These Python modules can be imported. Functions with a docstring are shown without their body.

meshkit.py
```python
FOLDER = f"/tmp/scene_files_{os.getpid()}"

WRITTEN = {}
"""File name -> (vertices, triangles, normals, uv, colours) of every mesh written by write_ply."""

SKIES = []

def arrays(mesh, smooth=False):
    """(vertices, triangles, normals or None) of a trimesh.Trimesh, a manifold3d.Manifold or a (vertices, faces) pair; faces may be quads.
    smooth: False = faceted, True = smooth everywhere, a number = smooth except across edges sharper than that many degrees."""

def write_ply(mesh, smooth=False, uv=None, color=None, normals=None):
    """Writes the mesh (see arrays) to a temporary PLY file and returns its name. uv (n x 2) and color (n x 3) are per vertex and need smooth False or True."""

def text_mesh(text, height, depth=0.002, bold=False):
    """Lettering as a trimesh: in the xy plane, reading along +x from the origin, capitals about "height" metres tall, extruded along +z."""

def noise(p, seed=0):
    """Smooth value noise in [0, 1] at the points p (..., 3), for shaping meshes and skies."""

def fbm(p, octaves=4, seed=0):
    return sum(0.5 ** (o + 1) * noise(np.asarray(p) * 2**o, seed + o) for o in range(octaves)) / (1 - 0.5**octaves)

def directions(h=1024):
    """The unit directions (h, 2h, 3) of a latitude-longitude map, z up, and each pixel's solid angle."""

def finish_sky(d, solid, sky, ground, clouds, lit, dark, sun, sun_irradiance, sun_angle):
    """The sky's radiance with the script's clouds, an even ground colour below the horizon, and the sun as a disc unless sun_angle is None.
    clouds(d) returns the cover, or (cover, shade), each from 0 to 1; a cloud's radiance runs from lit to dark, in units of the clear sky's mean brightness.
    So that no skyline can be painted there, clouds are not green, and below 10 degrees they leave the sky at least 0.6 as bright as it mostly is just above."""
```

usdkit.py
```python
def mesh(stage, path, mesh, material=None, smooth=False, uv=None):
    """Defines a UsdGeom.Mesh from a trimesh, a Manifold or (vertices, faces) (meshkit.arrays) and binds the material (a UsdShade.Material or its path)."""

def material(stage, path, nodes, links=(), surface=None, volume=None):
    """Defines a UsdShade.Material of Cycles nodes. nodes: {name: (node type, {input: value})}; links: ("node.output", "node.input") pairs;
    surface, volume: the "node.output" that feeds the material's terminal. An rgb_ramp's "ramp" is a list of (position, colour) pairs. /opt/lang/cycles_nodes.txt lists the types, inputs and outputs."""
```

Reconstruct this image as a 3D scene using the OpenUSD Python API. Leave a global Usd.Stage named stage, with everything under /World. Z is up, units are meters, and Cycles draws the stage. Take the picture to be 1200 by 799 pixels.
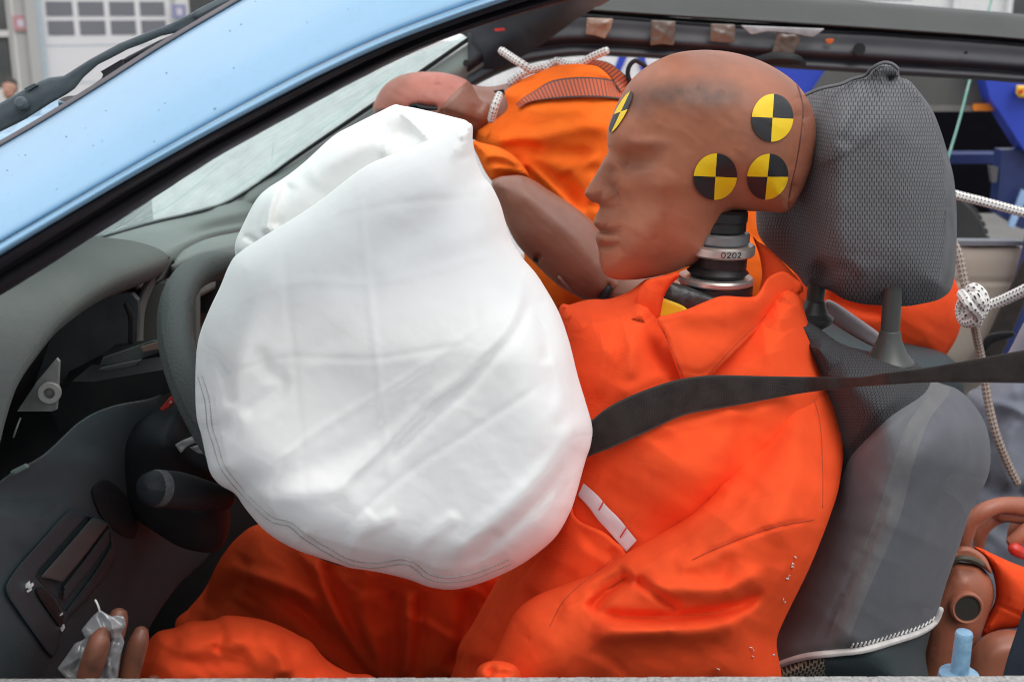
import math, random, numpy as np, trimesh, shapely, usdkit, meshkit
from shapely.geometry import Polygon, LineString, Point
from scipy import ndimage
from scipy.spatial import Delaunay
from scipy.interpolate import LinearNDInterpolator
from pxr import Usd, UsdGeom, UsdLux, UsdShade, Gf, Sdf, Vt
stage = Usd.Stage.CreateInMemory()
UsdGeom.SetStageUpAxis(stage, 'Z')
UsdGeom.Xform.Define(stage, '/World')
rng = np.random.default_rng(7); random.seed(7)

# ------------------------------------------------------------------ camera, sky, sun, exposure
F, PITCH, CAM = 1400.0, math.radians(15.5), np.array([0, -1.2, 1.75])   # focal length in pixels of a 1200 wide picture
cam = UsdGeom.Camera.Define(stage, '/World/camera')
cam.AddTranslateOp().Set(Gf.Vec3d(*CAM)); cam.AddRotateXOp().Set(90 - math.degrees(PITCH))
cam.CreateHorizontalApertureAttr(36.0); cam.CreateFocalLengthAttr(36.0 * F / 1200)
cam.CreateClippingRangeAttr(Gf.Vec2f(0.05, 2000)); cam.CreateFStopAttr(9.0); cam.CreateFocusDistanceAttr(1.15)
cam.CreateExposureAttr(0.87)
SUN_EL, SUN_AZ = math.radians(58), math.radians(150)                     # azimuth: atan2(x, y) towards the sun
dome = UsdLux.DomeLight.Define(stage, '/World/sky')
sky = usdkit.material(stage, '/World/Looks/sky', {
    'sky': ('sky_texture', {'sky_type': 'single_scattering', 'sun_disc': False, 'sun_elevation': SUN_EL, 'sun_rotation': SUN_AZ}),
    'co': ('texture_coordinate', {}), 'n': ('noise_texture', {'scale': 1.6, 'detail': 5.0, 'roughness': 0.55}),
    'r': ('rgb_ramp', {'ramp': [(0.30, (4.6, 4.75, 5.0)), (0.55, (6.6, 6.65, 6.7)), (0.75, (8.3, 8.25, 8.1))]}),
    'm': ('mix', {'fac': 0.86}), 'sp': ('separate_xyz', {}), 'zr': ('rgb_ramp', {'ramp': [(0.0, (0.34, 0.34, 0.36)), (0.25, (0.58, 0.58, 0.59)), (0.6, (1.05, 1.05, 1.05)), (1.0, (1.45, 1.45, 1.44))]}), 'cie': ('mix', {'mix_type': 'multiply', 'fac': 1.0}), 'b': ('background_shader', {'strength': 0.12})},
    [('co.generated', 'n.vector'), ('n.fac', 'r.fac'), ('sky.color', 'm.color1'), ('r.color', 'm.color2'), ('co.generated', 'sp.vector'), ('sp.z', 'zr.fac'), ('m.color', 'cie.color1'), ('zr.color', 'cie.color2'), ('cie.color', 'b.color')], surface='b.background')
UsdShade.MaterialBindingAPI.Apply(dome.GetPrim()).Bind(sky)
dome.GetPrim().SetCustomDataByKey('kind', 'structure')
sun = UsdLux.DistantLight.Define(stage, '/World/sun')
sun.CreateIntensityAttr(0.2); sun.CreateAngleAttr(35.0); sun.CreateNormalizeAttr(True); sun.CreateColorAttr(Gf.Vec3f(1.0, 0.97, 0.93))
sun.AddRotateZOp().Set(-math.degrees(SUN_AZ)); sun.AddRotateXOp().Set(-(90 - math.degrees(SUN_EL)))

# ------------------------------------------------------------------ measuring helpers: a sight line of the photograph met with a plane of the place
_fw = np.array([0, math.cos(PITCH), -math.sin(PITCH)]); _up = np.array([0, math.sin(PITCH), math.cos(PITCH)])
def ray(u, v):
    u, v = np.asarray(u, float), np.asarray(v, float)
    return _fw + np.stack([(u - 600) / F, 0 * u, 0 * u], -1) + ((399.5 - v) / F)[..., None] * _up
def P(u, v, y):
    d = ray(u, v); return CAM + d * ((np.asarray(y, float) - CAM[1]) / d[..., 1])[..., None]
def PX(u, v, x):
    d = ray(u, v); return CAM + d * ((np.asarray(x, float) - CAM[0]) / d[..., 0])[..., None]
def S(r, g, b):
    c = np.array([r, g, b]) / 255.0
    return tuple(np.where(c <= 0.04045, c / 12.92, ((c + 0.055) / 1.055) ** 2.4))

def spline(pts, n=None, closed=True, step=None):
    """Catmull-Rom through the points (any dimension), resampled evenly."""
    p = np.asarray(pts, float)
    if closed: q = np.vstack([p[-1], p, p[0], p[1]])
    else: q = np.vstack([2 * p[0] - p[1], p, 2 * p[-1] - p[-2]])
    out, t = [], np.linspace(0, 1, 12, endpoint=False)[:, None]
    for i in range(1, len(q) - 2):
        a, b, c, d = q[i - 1], q[i], q[i + 1], q[i + 2]
        out.append(0.5 * (2 * b + (c - a) * t + (2 * a - 5 * b + 4 * c - d) * t**2 + (3 * b - a - 3 * c + d) * t**3))
    out = np.vstack(out + [p[:1] if closed else p[-1:]])
    return resample(out, n, step)
def resample(p, n=None, step=None):
    p = np.asarray(p, float); L = np.r_[0, np.cumsum(np.linalg.norm(np.diff(p, axis=0), axis=1))]
    if n is None: n = max(3, int(round(L[-1] / step)) + 1)
    s = np.linspace(0, L[-1], n)
    return np.stack([np.interp(s, L, p[:, k]) for k in range(p.shape[1])], 1)

def dist_poly(q, pts):
    """Distance, signed distance (left of the line's direction positive) and position 0..1 along a polyline."""
    p = np.asarray(pts, float); best = np.full(len(q), 1e9); sg = np.zeros(len(q)); at = np.zeros(len(q))
    L = np.r_[0, np.cumsum(np.linalg.norm(np.diff(p, axis=0), axis=1))]
    for i in range(len(p) - 1):
        a, ab = p[i], p[i + 1] - p[i]; l2 = ab @ ab
        t = np.clip(((q - a) @ ab) / l2, 0, 1); r = q - a - t[:, None] * ab; d = np.hypot(r[:, 0], r[:, 1])
        m = d < best; best = np.where(m, d, best)
        sg = np.where(m, np.sign(ab[0] * (q[:, 1] - a[1]) - ab[1] * (q[:, 0] - a[0])), sg); at = np.where(m, (L[i] + t * (L[i + 1] - L[i])) / L[-1], at)
    return best, sg * best, at
def sm(x): x = np.clip(x, 0, 1); return x * x * (3 - 2 * x)

def fold_sum(q, folds):
    """Relief in metres towards the viewer's side. ('r', line, height, width): ridge or groove; ('s', line, height, width, reach): a layer's edge, raised on the line's left and fading; ('g', (u, v), height, ru, rv)."""
    z = np.zeros(len(q))
    for f in folds:
        if f[0] == 'g':
            z += f[2] * np.exp(-((q[:, 0] - f[1][0]) / f[3])**2 - ((q[:, 1] - f[1][1]) / f[4])**2)
            continue
        if f[0] == 'p':
            pg = Polygon(f[1]); d = shapely.distance(pg.exterior, shapely.points(q)); z += f[2] * sm(d / f[3]) * shapely.contains_xy(pg, q[:, 0], q[:, 1])
            continue
        line = spline(f[1], closed=False, step=6) if len(f[1]) > 2 else np.asarray(f[1], float)
        d, s, at = dist_poly(q, line); taper = sm(at / 0.15) * sm((1 - at) / 0.15)
        if f[0] == 'r': z += f[2] * np.exp(-(d / f[3])**2) * taper
        if f[0] == 's': z += f[2] * sm(s / f[3] + 0.5) * np.exp(-np.maximum(s, 0) / f[4]) * np.where(s < 0, 1, 1) * taper
        if f[0] == 'R': z += f[2] * np.exp(-(d / f[3])**2)
    return z

class Solid: pass
def inflate(outline, y0, H, R, g=4.0, folds=(), back=1.0, wr=None, corner=False, power=0.5, lines=(), smooth=9.0):
    """A rounded closed body: its outline stands at depth y0, its two faces bulge H metres, over R of rounding at the edge."""
    o = np.asarray(outline, float)
    ring = resample(np.vstack([o, o[:1]]), step=g)[:-1] if corner else spline(o, step=g)[:-1]
    poly = Polygon(ring).buffer(0)
    if poly.geom_type != 'Polygon': poly = max(poly.geoms, key=lambda a: a.area)
    ring = resample(np.array(poly.exterior.coords), step=g)[:-1]; poly = Polygon(ring)
    pts = [ring]
    for d in (0.02, 0.07, 0.16, 0.30):
        inner = poly.buffer(-max(d * R, 0.5 if d < 0.05 else 0))
        for gm in getattr(inner, 'geoms', [inner]):
            if not gm.is_empty and gm.length > 3 * g: pts.append(resample(np.array(gm.exterior.coords), step=g)[:-1])
    inner = poly.buffer(-0.30 * R - 0.5 * g)
    if not inner.is_empty:
        x0, y0_, x1, y1 = inner.bounds
        gx, gy = np.meshgrid(np.arange(x0, x1, g), np.arange(y0_, y1, g * 0.866)); gx[1::2] += g / 2
        k = shapely.contains_xy(inner, gx.ravel(), gy.ravel()); pts.append(np.stack([gx.ravel()[k], gy.ravel()[k]], 1))
    for ln in lines:
        ln = spline(ln, closed=False, step=g * 0.55); ln = ln[shapely.contains_xy(poly.buffer(-0.3 * g), ln[:, 0], ln[:, 1])]
        if len(ln) < 2: continue
        pts = [pts[0]] + [a[dist_poly(a, ln)[0] > 0.62 * g] for a in pts[1:]] + [ln]
    q = np.vstack(pts); q += 1e-4 * np.random.default_rng(1).standard_normal(q.shape) * (np.arange(len(q)) >= len(ring))[:, None]
    tri = Delaunay(q).simplices
    k = shapely.contains_xy(poly, *q[tri].mean(1).T); tri = tri[k]
    a, b, c = q[tri[:, 0]], q[tri[:, 1]], q[tri[:, 2]]
    area = (b[:, 0] - a[:, 0]) * (c[:, 1] - a[:, 1]) - (b[:, 1] - a[:, 1]) * (c[:, 0] - a[:, 0])
    tri = tri[np.abs(area) > 1e-3]; area = area[np.abs(area) > 1e-3]
    tri = np.where((area > 0)[:, None], tri[:, ::-1], tri)              # (v grows downwards) now facing the viewer's side
    nb = len(ring); d = shapely.distance(poly.exterior, shapely.points(q)); d[:nb] = 0
    call = lambda f: f(q[:, 0], q[:, 1]) if callable(f) else np.full(len(q), float(f))
    yc, h = call(y0), call(H)
    prof = np.maximum(1 - (1 - np.minimum(d / R, 1))**2, 0)**power
    edge = sm(d / 6.0)
    gs = max(1.0, g / 2.5); bx0, by0, bx1, by1 = poly.bounds; pad = 4 * smooth
    X, Y = np.meshgrid(np.arange(bx0 - pad, bx1 + pad, gs), np.arange(by0 - pad, by1 + pad, gs)); ins = shapely.contains_xy(poly, X.ravel(), Y.ravel()).reshape(X.shape)
    D = ndimage.distance_transform_edt(ins) * gs; pr = np.maximum(1 - (1 - np.minimum(D / R, 1))**2, 0)**power
    bl_ = ndimage.gaussian_filter(pr, smooth / gs); bl_ = np.where(ins, bl_, 0)
    smp = lambda A: ndimage.map_coordinates(A, [(q[:, 1] - Y[0, 0]) / gs, (q[:, 0] - X[0, 0]) / gs], order=1)
    al = ndimage.gaussian_filter(sm((D / R - .10) / .45) * ins, smooth / gs * .5)
    k_ = smp(al); prof = prof * (1 - k_) + smp(bl_) * k_; bulge = h * prof
    z = fold_sum(q, folds)
    if wr is not None:
        amp, sc, seed = wr[:3]; ridge = wr[3] if len(wr) > 3 else .8; micro = wr[4] if len(wr) > 4 else 0.0
        n3 = np.stack([q[:, 0] / sc, q[:, 1] / sc, 0 * q[:, 0] + seed * 3.7], 1)
        w = meshkit.fbm(n3, 3, seed); n4 = np.stack([(q[:, 0] + .6 * q[:, 1]) / (sc * 2.2), (q[:, 1] - .6 * q[:, 0]) / (sc * .7), 0 * q[:, 0] + 9.1], 1)
        z = z + micro * (meshkit.fbm(np.stack([q[:, 0] / 13, q[:, 1] / 10, 0 * q[:, 0] + 3.3], 1), 2, seed + 9) - .5)
        z = z + amp * (1.6 * (w - .5) + ridge * (0.5 - np.abs(meshkit.fbm(n4, 3, seed + 5) - .5) * 3))
    yf = yc - bulge - z * edge; yb = yc + back * bulge
    s = Solid(); s.q, s.tri, s.yf, s.poly, s.yc = q, tri, yf, poly, yc
    vf, vb = P(q[:, 0], q[:, 1], yf), P(q[nb:, 0], q[nb:, 1], yb[nb:])
    mp = np.r_[np.arange(nb), len(q) + np.arange(len(q) - nb)]
    s.mesh = trimesh.Trimesh(np.vstack([vf, vb]), np.vstack([tri, mp[tri[:, ::-1]]]), process=False)
    s.front = LinearNDInterpolator(q, yf, fill_value=float(np.mean(yc)))
    return s
def split(s, mask_fn):
    """The solid's mesh in two: triangles whose middle (u, v) satisfies mask_fn, and the rest."""
    tc = s.q[s.tri].mean(1); m = mask_fn(tc[:, 0], tc[:, 1]); m2 = np.r_[m, m]
    out = [trimesh.Trimesh(s.mesh.vertices, s.mesh.faces[k], process=False) for k in (m2, ~m2)]
    if getattr(s.mesh, 'uv', None) is not None:
        for t_ in out: t_.uv = s.mesh.uv
    return out
def clean(m):
    used = np.unique(m.faces); new = np.full(len(m.vertices), -1); new[used] = np.arange(len(used)); uv = getattr(m, 'uv', None)
    r = trimesh.Trimesh(m.vertices[used], new[m.faces], process=False)
    if uv is not None: r.uv = uv[used]
    return r
def wrap_uv(s, u0):
    """Cloth coordinates of a solid: metres along its surface sideways, metres of height."""
    x0, y0, x1, y1 = s.poly.bounds; U, V = np.meshgrid(np.arange(x0 - 4, x1 + 5, 2.0), np.arange(y0 - 4, y1 + 5, 2.0))
    near = LinearNDInterpolator(s.q, s.yf, fill_value=np.nan)(U, V); fill = np.where(np.isnan(near), np.nanmean(near), near); fill = ndimage.gaussian_filter(fill, 3)
    p = P(U, V, fill); st = np.hypot(np.diff(p[..., 0], axis=1), np.diff(p[..., 1], axis=1)); st = np.minimum(st, .006)
    A = np.concatenate([np.zeros((len(U), 1)), np.cumsum(st, 1)], 1); A -= A[:, [int((u0 - U[0, 0]) / 2)]]; A = ndimage.gaussian_filter(A, (4, 1))
    a = ndimage.map_coordinates(A, [(s.q[:, 1] - V[0, 0]) / 2, (s.q[:, 0] - U[0, 0]) / 2], order=1, mode='nearest'); uv = np.stack([a, P(s.q[:, 0], s.q[:, 1], s.yc)[:, 2]], 1)
    nb = len(s.q) * 2 - len(s.mesh.vertices); s.mesh.uv = np.vstack([uv, uv[nb:]])

def patch(rows, nu=40, nv=16, thick=0.003, world=False, su=True, sv=True, wr=None):
    """A smooth sheet through a grid of (u, v, depth) points, given a thickness on its far side."""
    g = np.array(rows, float)
    w = g if world else P(g[..., 0], g[..., 1], g[..., 2])
    a = np.stack([spline(r, nu, False) if su and len(r) > 2 else resample(r, nu) for r in w])
    b = np.stack([spline(a[:, j], nv, False) if sv and len(a) > 2 else resample(a[:, j], nv) for j in range(nu)], 1)   # nv x nu x 3
    du, dv = np.gradient(b, axis=1), np.gradient(b, axis=0); n = np.cross(du, dv); n /= np.linalg.norm(n, axis=2, keepdims=True) + 1e-12
    view = b - CAM
    if (n * view).sum() > 0: n = -n
    if wr is not None: b = b + n * (wr[0] * (meshkit.fbm(b / wr[1], 4, wr[2]) - .5) * 2)[..., None]
    i, j = np.meshgrid(np.arange(nv - 1), np.arange(nu - 1), indexing='ij'); k = (i * nu + j).ravel()
    q = np.stack([k, k + 1, k + nu + 1, k + nu], 1); N = nu * nv
    v = np.vstack([b.reshape(-1, 3), (b - n * thick).reshape(-1, 3)])
    edge = np.r_[np.arange(nu), np.arange(1, nv) * nu + nu - 1, (nv - 1) * nu + np.arange(nu - 2, -1, -1), np.arange(nv - 2, 0, -1) * nu]
    e2 = np.roll(edge, -1); side = np.stack([edge, edge + N, e2 + N, e2], 1)
    fq = np.vstack([q, q[:, ::-1] + N, side]); f = np.vstack([fq[:, [0, 1, 2]], fq[:, [0, 2, 3]]])
    m = trimesh.Trimesh(v, f, process=False)
    c = np.cross(v[q[:, 1]] - v[q[:, 0]], v[q[:, 3]] - v[q[:, 0]])
    if (c * n.reshape(-1, 3)[q[:, 0]]).sum() < 0: m.invert()
    return m
def tube(pts, rad, sides=12, step=0.004, px=True, smooth=True, uvout=None, flat=1.0):
    """A tube along (u, v, depth) points, or world points, with rounded ends; rad one number or one per point."""
    g = np.array(pts, float); w = P(g[:, 0], g[:, 1], g[:, 2]) if px else g
    rr = np.broadcast_to(np.asarray(rad, float), (len(w),))[:, None]
    c = np.hstack([w, rr]); c = spline(c, closed=False, step=step) if smooth and len(c) > 2 else resample(c, step=step)
    p, r = c[:, :3], c[:, 3]
    t = np.gradient(p, axis=0); t /= np.linalg.norm(t, axis=1, keepdims=True) + 1e-12
    p = np.vstack([p[0] - t[0] * r[0] * .9, p[0] - t[0] * r[0] * .6, p, p[-1] + t[-1] * r[-1] * .6, p[-1] + t[-1] * r[-1] * .9]); t = np.vstack([t[0], t[0], t, t[-1], t[-1]])
    r = np.r_[r[0] * .3, r[0] * .8, r, r[-1] * .8, r[-1] * .3]
    a = np.zeros_like(p); ref = np.array([0, 0, 1.0]) if abs(t[0, 2]) < .9 else np.array([1.0, 0, 0])
    a[0] = np.cross(t[0], ref)
    for i in range(1, len(p)): a[i] = a[i - 1] - t[i] * (a[i - 1] @ t[i])
    a[0] /= np.linalg.norm(a[0])
    for i in range(1, len(p)):
        a[i] = a[i - 1] - t[i] * (a[i - 1] @ t[i]); a[i] /= np.linalg.norm(a[i])
    b = np.cross(t, a); th = np.arange(sides + 1) * 2 * np.pi / sides
    v = p[:, None] + r[:, None, None] * (np.cos(th)[None, :, None] * a[:, None] + flat * np.sin(th)[None, :, None] * b[:, None])
    L = np.r_[0, np.cumsum(np.linalg.norm(np.diff(p, axis=0), axis=1))]
    uv = np.stack([np.broadcast_to(th / (2 * np.pi), (len(p), sides + 1)), np.broadcast_to(L[:, None], (len(p), sides + 1))], -1).reshape(-1, 2)
    n = sides + 1; i, j = np.meshgrid(np.arange(len(p) - 1), np.arange(sides), indexing='ij'); k = (i * n + j).ravel()
    q = np.stack([k, k + 1, k + n + 1, k + n], 1)
    f = np.vstack([q[:, [0, 1, 2]], q[:, [0, 2, 3]]])
    caps = [[0, j + 1, j] for j in range(1, sides - 1)] + [[(len(p) - 1) * n, (len(p) - 1) * n + j, (len(p) - 1) * n + j + 1] for j in range(1, sides - 1)]
    m = trimesh.Trimesh(v.reshape(-1, 3), np.vstack([f, caps]), process=False); m.uv = uv
    return m
def ribbon(A, B, yfun, n=60, thick=0.0015, lift=0.0, across=6, bow=0.0):
    """A flat strap between two edge lines (u, v); yfun gives its depth; uv across and along (metres)."""
    a, b = spline(A, n, False), spline(B, n, False); t = np.linspace(0, 1, across)
    uvp = a[:, None] * (1 - t)[None, :, None] + b[:, None] * t[None, :, None]
    y = yfun(uvp[..., 0].ravel(), uvp[..., 1].ravel()).reshape(n, across) - lift - bow * (1 - (2 * t - 1)**2)[None]
    w = P(uvp[..., 0], uvp[..., 1], y); w2 = P(uvp[..., 0], uvp[..., 1], y + thick)
    L = np.r_[0, np.cumsum(np.linalg.norm(np.diff(w[:, 0], axis=0), axis=1))]
    N = n * across; i, j = np.meshgrid(np.arange(n - 1), np.arange(across - 1), indexing='ij'); k = (i * across + j).ravel()
    q = np.stack([k, k + 1, k + across + 1, k + across], 1)
    edge = np.r_[np.arange(across), np.arange(1, n) * across + across - 1, (n - 1) * across + np.arange(across - 2, -1, -1), np.arange(n - 2, 0, -1) * across]; e2 = np.roll(edge, -1)
    fq = np.vstack([q, q[:, ::-1] + N, np.stack([edge, edge + N, e2 + N, e2], 1)]); v = np.vstack([w.reshape(-1, 3), w2.reshape(-1, 3)])
    m = trimesh.Trimesh(v, np.vstack([fq[:, [0, 1, 2]], fq[:, [0, 2, 3]]]), process=False)
    if np.cross(v[q[0, 1]] - v[q[0, 0]], v[q[0, 3]] - v[q[0, 0]]) @ (v[q[0, 0]] - CAM) > 0: m.invert()
    uv = np.stack([np.broadcast_to(t, (n, across)), np.broadcast_to(L[:, None], (n, across))], -1).reshape(-1, 2); m.uv = np.vstack([uv, uv])
    return m
def slab(pts, y, depth, curve=False, bev=0.0):
    """An upright plate: the outline met with the plane of depth y, given real thickness away from the viewer."""
    o = spline(pts, step=4)[:-1] if curve else np.asarray(pts, float)
    w = P(o[:, 0], o[:, 1], y); pg = Polygon(w[:, [0, 2]]).buffer(0)
    m = trimesh.creation.extrude_polygon(pg, depth, engine='earcut')
    v = m.vertices.copy(); m = trimesh.Trimesh(np.stack([v[:, 0], y + v[:, 2], v[:, 1]], 1), m.faces[:, ::-1], process=False)
    return m
def face_plate(pts, T, lift=0.0, thick=0.003, curve=False):
    """A plate on a tilted plane: T maps (u, v) to the plane's point; its outline is given thickness towards the viewer."""
    o = spline(pts, step=3)[:-1] if curve else np.asarray(pts, float)
    w = T(o[:, 0], o[:, 1]); c = w.mean(0); _, _, vt = np.linalg.svd(w - c); ex, ey = vt[0], vt[1]; n = np.cross(ex, ey)
    if n @ (CAM - c) < 0: n, ey = -n, -ey
    pg = Polygon(np.stack([(w - c) @ ex, (w - c) @ ey], 1)).buffer(0)
    m = trimesh.creation.extrude_polygon(pg, thick, engine='earcut'); v = m.vertices
    return trimesh.Trimesh(c + v[:, :1] * ex + v[:, 1:2] * ey + (v[:, 2:] + lift) * n, m.faces, process=False)
def box(c, size, R=None):
    m = trimesh.creation.box(size)
    if R is not None: m.apply_transform(R)
    m.apply_translation(c); return m
def lathe(profile, center, axis=(0, 0, 1), n=48):
    m = trimesh.creation.revolve(np.array(profile, float), sections=n)
    m.apply_transform(trimesh.geometry.align_vectors([0, 0, 1], np.asarray(axis, float))); m.apply_translation(center); return m
def join(*ms): return trimesh.util.concatenate([m for m in ms])

# ------------------------------------------------------------------ materials
LOOK = {}
def mat(name, col, rough=0.6, col2=None, nscale=30.0, spec=0.5, metal=0.0, bump=0.0, bscale=400.0, coat=0.0, sheen=0.0, dirt=None, dscale=8.0, damt=0.5, trans=0.0, weave=0.0, wscale=900.0):
    if name in LOOK: return LOOK[name]
    nd = {'co': ('texture_coordinate', {}), 'n': ('noise_texture', {'scale': nscale, 'detail': 5.0}),
          'p': ('principled_bsdf', {'roughness': rough, 'metallic': metal, 'specular_ior_level': spec, 'coat_weight': coat, 'coat_roughness': 0.12, 'sheen_weight': sheen, 'sheen_roughness': 0.5, 'transmission_weight': trans})}
    c2 = col2 if col2 is not None else tuple(np.array(col) * 0.82)
    nd['r'] = ('rgb_ramp', {'ramp': [(0.32, c2), (0.68, col)]})
    lk = [('co.object', 'n.vector'), ('n.fac', 'r.fac')]
    last = 'r.color'
    if dirt is not None:
        nd['dn'] = ('noise_texture', {'scale': dscale, 'detail': 8.0, 'roughness': 0.65, 'distortion': 0.6}); nd['dr'] = ('rgb_ramp', {'ramp': [(0.50, (0, 0, 0)), (0.72, (damt,) * 3)]})
        nd['dm'] = ('mix', {'color2': dirt}); lk += [('co.object', 'dn.vector'), ('dn.fac', 'dr.fac'), ('dr.color', 'dm.fac'), (last, 'dm.color1')]; last = 'dm.color'
    lk.append((last, 'p.base_color'))
    if bump:
        nd['bn'] = ('noise_texture', {'scale': bscale, 'detail': 3.0}); nd['b'] = ('bump', {'strength': bump, 'distance': 0.001})
        lk += [('co.object', 'bn.vector'), ('bn.fac', 'b.height'), ('b.normal', 'p.normal')]
        if weave:
            nd['w1'] = ('wave_texture', {'scale': wscale, 'wave_type': 'bands', 'bands_direction': 'diagonal', 'distortion': 0.6}); nd['wm'] = ('mix', {'fac': weave})
            lk += [('co.object', 'w1.vector'), ('bn.fac', 'wm.color1'), ('w1.color', 'wm.color2')]
            lk = [l for l in lk if l != ('bn.fac', 'b.height')] + [('wm.color', 'b.height')]
    LOOK[name] = usdkit.material(stage, '/World/Looks/' + name, nd, lk, surface='p.BSDF'); return LOOK[name]
def special(name, nodes, links, surface):
    LOOK[name] = usdkit.material(stage, '/World/Looks/' + name, nodes, links, surface=surface); return LOOK[name]
ORANGE = mat('orange_coverall_cloth', (0.89, 0.097, 0.027), 0.97, (0.82, 0.081, 0.023), 18, 0.03, bump=0.55, bscale=520, dirt=(0.30, 0.045, 0.02), dscale=6, damt=0.30, weave=0.5, wscale=700)
TSHIRT = mat('orange_shirt_cloth', (0.92, 0.175, 0.022), 0.95, (0.87, 0.145, 0.018), 14, 0.03, bump=0.4, bscale=600, dirt=(0.35, 0.07, 0.02), dscale=7, damt=0.22)
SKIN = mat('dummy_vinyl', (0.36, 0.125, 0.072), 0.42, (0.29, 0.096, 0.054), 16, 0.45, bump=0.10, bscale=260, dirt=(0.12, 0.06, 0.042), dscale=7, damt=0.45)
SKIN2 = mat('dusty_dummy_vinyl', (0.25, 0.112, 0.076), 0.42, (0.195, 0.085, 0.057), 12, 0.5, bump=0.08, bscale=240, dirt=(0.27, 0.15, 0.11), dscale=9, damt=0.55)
CAP = mat('pink_dummy_cap', (0.42, 0.145, 0.105), 0.5, (0.34, 0.11, 0.08), 16, 0.4, bump=0.08, bscale=260, dirt=(0.22, 0.075, 0.05), dscale=13, damt=0.5)
GROOVE = mat('cap_groove', (0.10, 0.025, 0.014), 0.6)
BAG = mat('airbag_nylon', (0.80, 0.80, 0.785), 0.75, (0.775, 0.775, 0.755), 9, 0.2, bump=0.30, bscale=85, sheen=0.08, dirt=(0.60, 0.57, 0.52), dscale=5, damt=0.16)
THREAD = mat('grey_thread', (0.46, 0.45, 0.43), 0.8)
PAINT = mat('light_blue_car_paint', (0.205, 0.385, 0.555), 0.38, (0.188, 0.36, 0.525), 5, 0.5, coat=0.7, bump=0.02, bscale=900, dirt=(0.05, 0.06, 0.07), dscale=120, damt=0.07)
RUBBER = mat('black_rubber_seal', (0.013, 0.012, 0.015), 0.6, (0.02, 0.017, 0.022), 20, 0.2, bump=0.1)
RUBBER2 = mat('dusty_rubber', (0.21, 0.19, 0.20), 0.7, (0.15, 0.14, 0.15), 30, 0.3, bump=0.2)
WIPER = mat('weathered_black_metal', (0.062, 0.085, 0.096), 0.5, (0.04, 0.056, 0.066), 40, 0.5, bump=0.15, bscale=300)
BLADE = mat('wiper_rubber', (0.022, 0.025, 0.03), 0.5)
DASH = mat('grey_dash_plastic', (0.115, 0.122, 0.112), 0.6, (0.098, 0.104, 0.097), 6, 0.25, bump=0.7, bscale=420, dirt=(0.20, 0.195, 0.175), dscale=4, damt=0.35)
DASHTOP = mat('pale_dash_plastic', (0.20, 0.215, 0.20), 0.5, (0.17, 0.185, 0.172), 5, 0.5, bump=0.3, bscale=650)
DASHLOW = mat('dark_dash_plastic', (0.046, 0.061, 0.065), 0.5, (0.038, 0.051, 0.055), 6, 0.16, bump=0.4, bscale=700, dirt=(0.10, 0.10, 0.095), dscale=5, damt=0.2)
SHROUD = mat('column_plastic', (0.017, 0.020, 0.022), 0.5, (0.013, 0.015, 0.017), 8, 0.15, bump=0.4, bscale=800)
TRIMBLK = mat('black_trim', (0.010, 0.011, 0.012), 0.5, (0.016, 0.016, 0.016), 30, 0.2)
VENT = mat('vent_plastic', (0.031, 0.043, 0.047), 0.42, (0.026, 0.036, 0.040), 8, 0.2)
WHEELM = mat('wheel_leatherette', (0.062, 0.070, 0.066), 0.45, (0.05, 0.057, 0.054), 9, 0.3, bump=0.8, bscale=420)
STALKEND = mat('stalk_end_grey', (0.075, 0.08, 0.085), 0.7, (0.05, 0.053, 0.057), 300, 0.3, bump=0.7, bscale=900)
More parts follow.
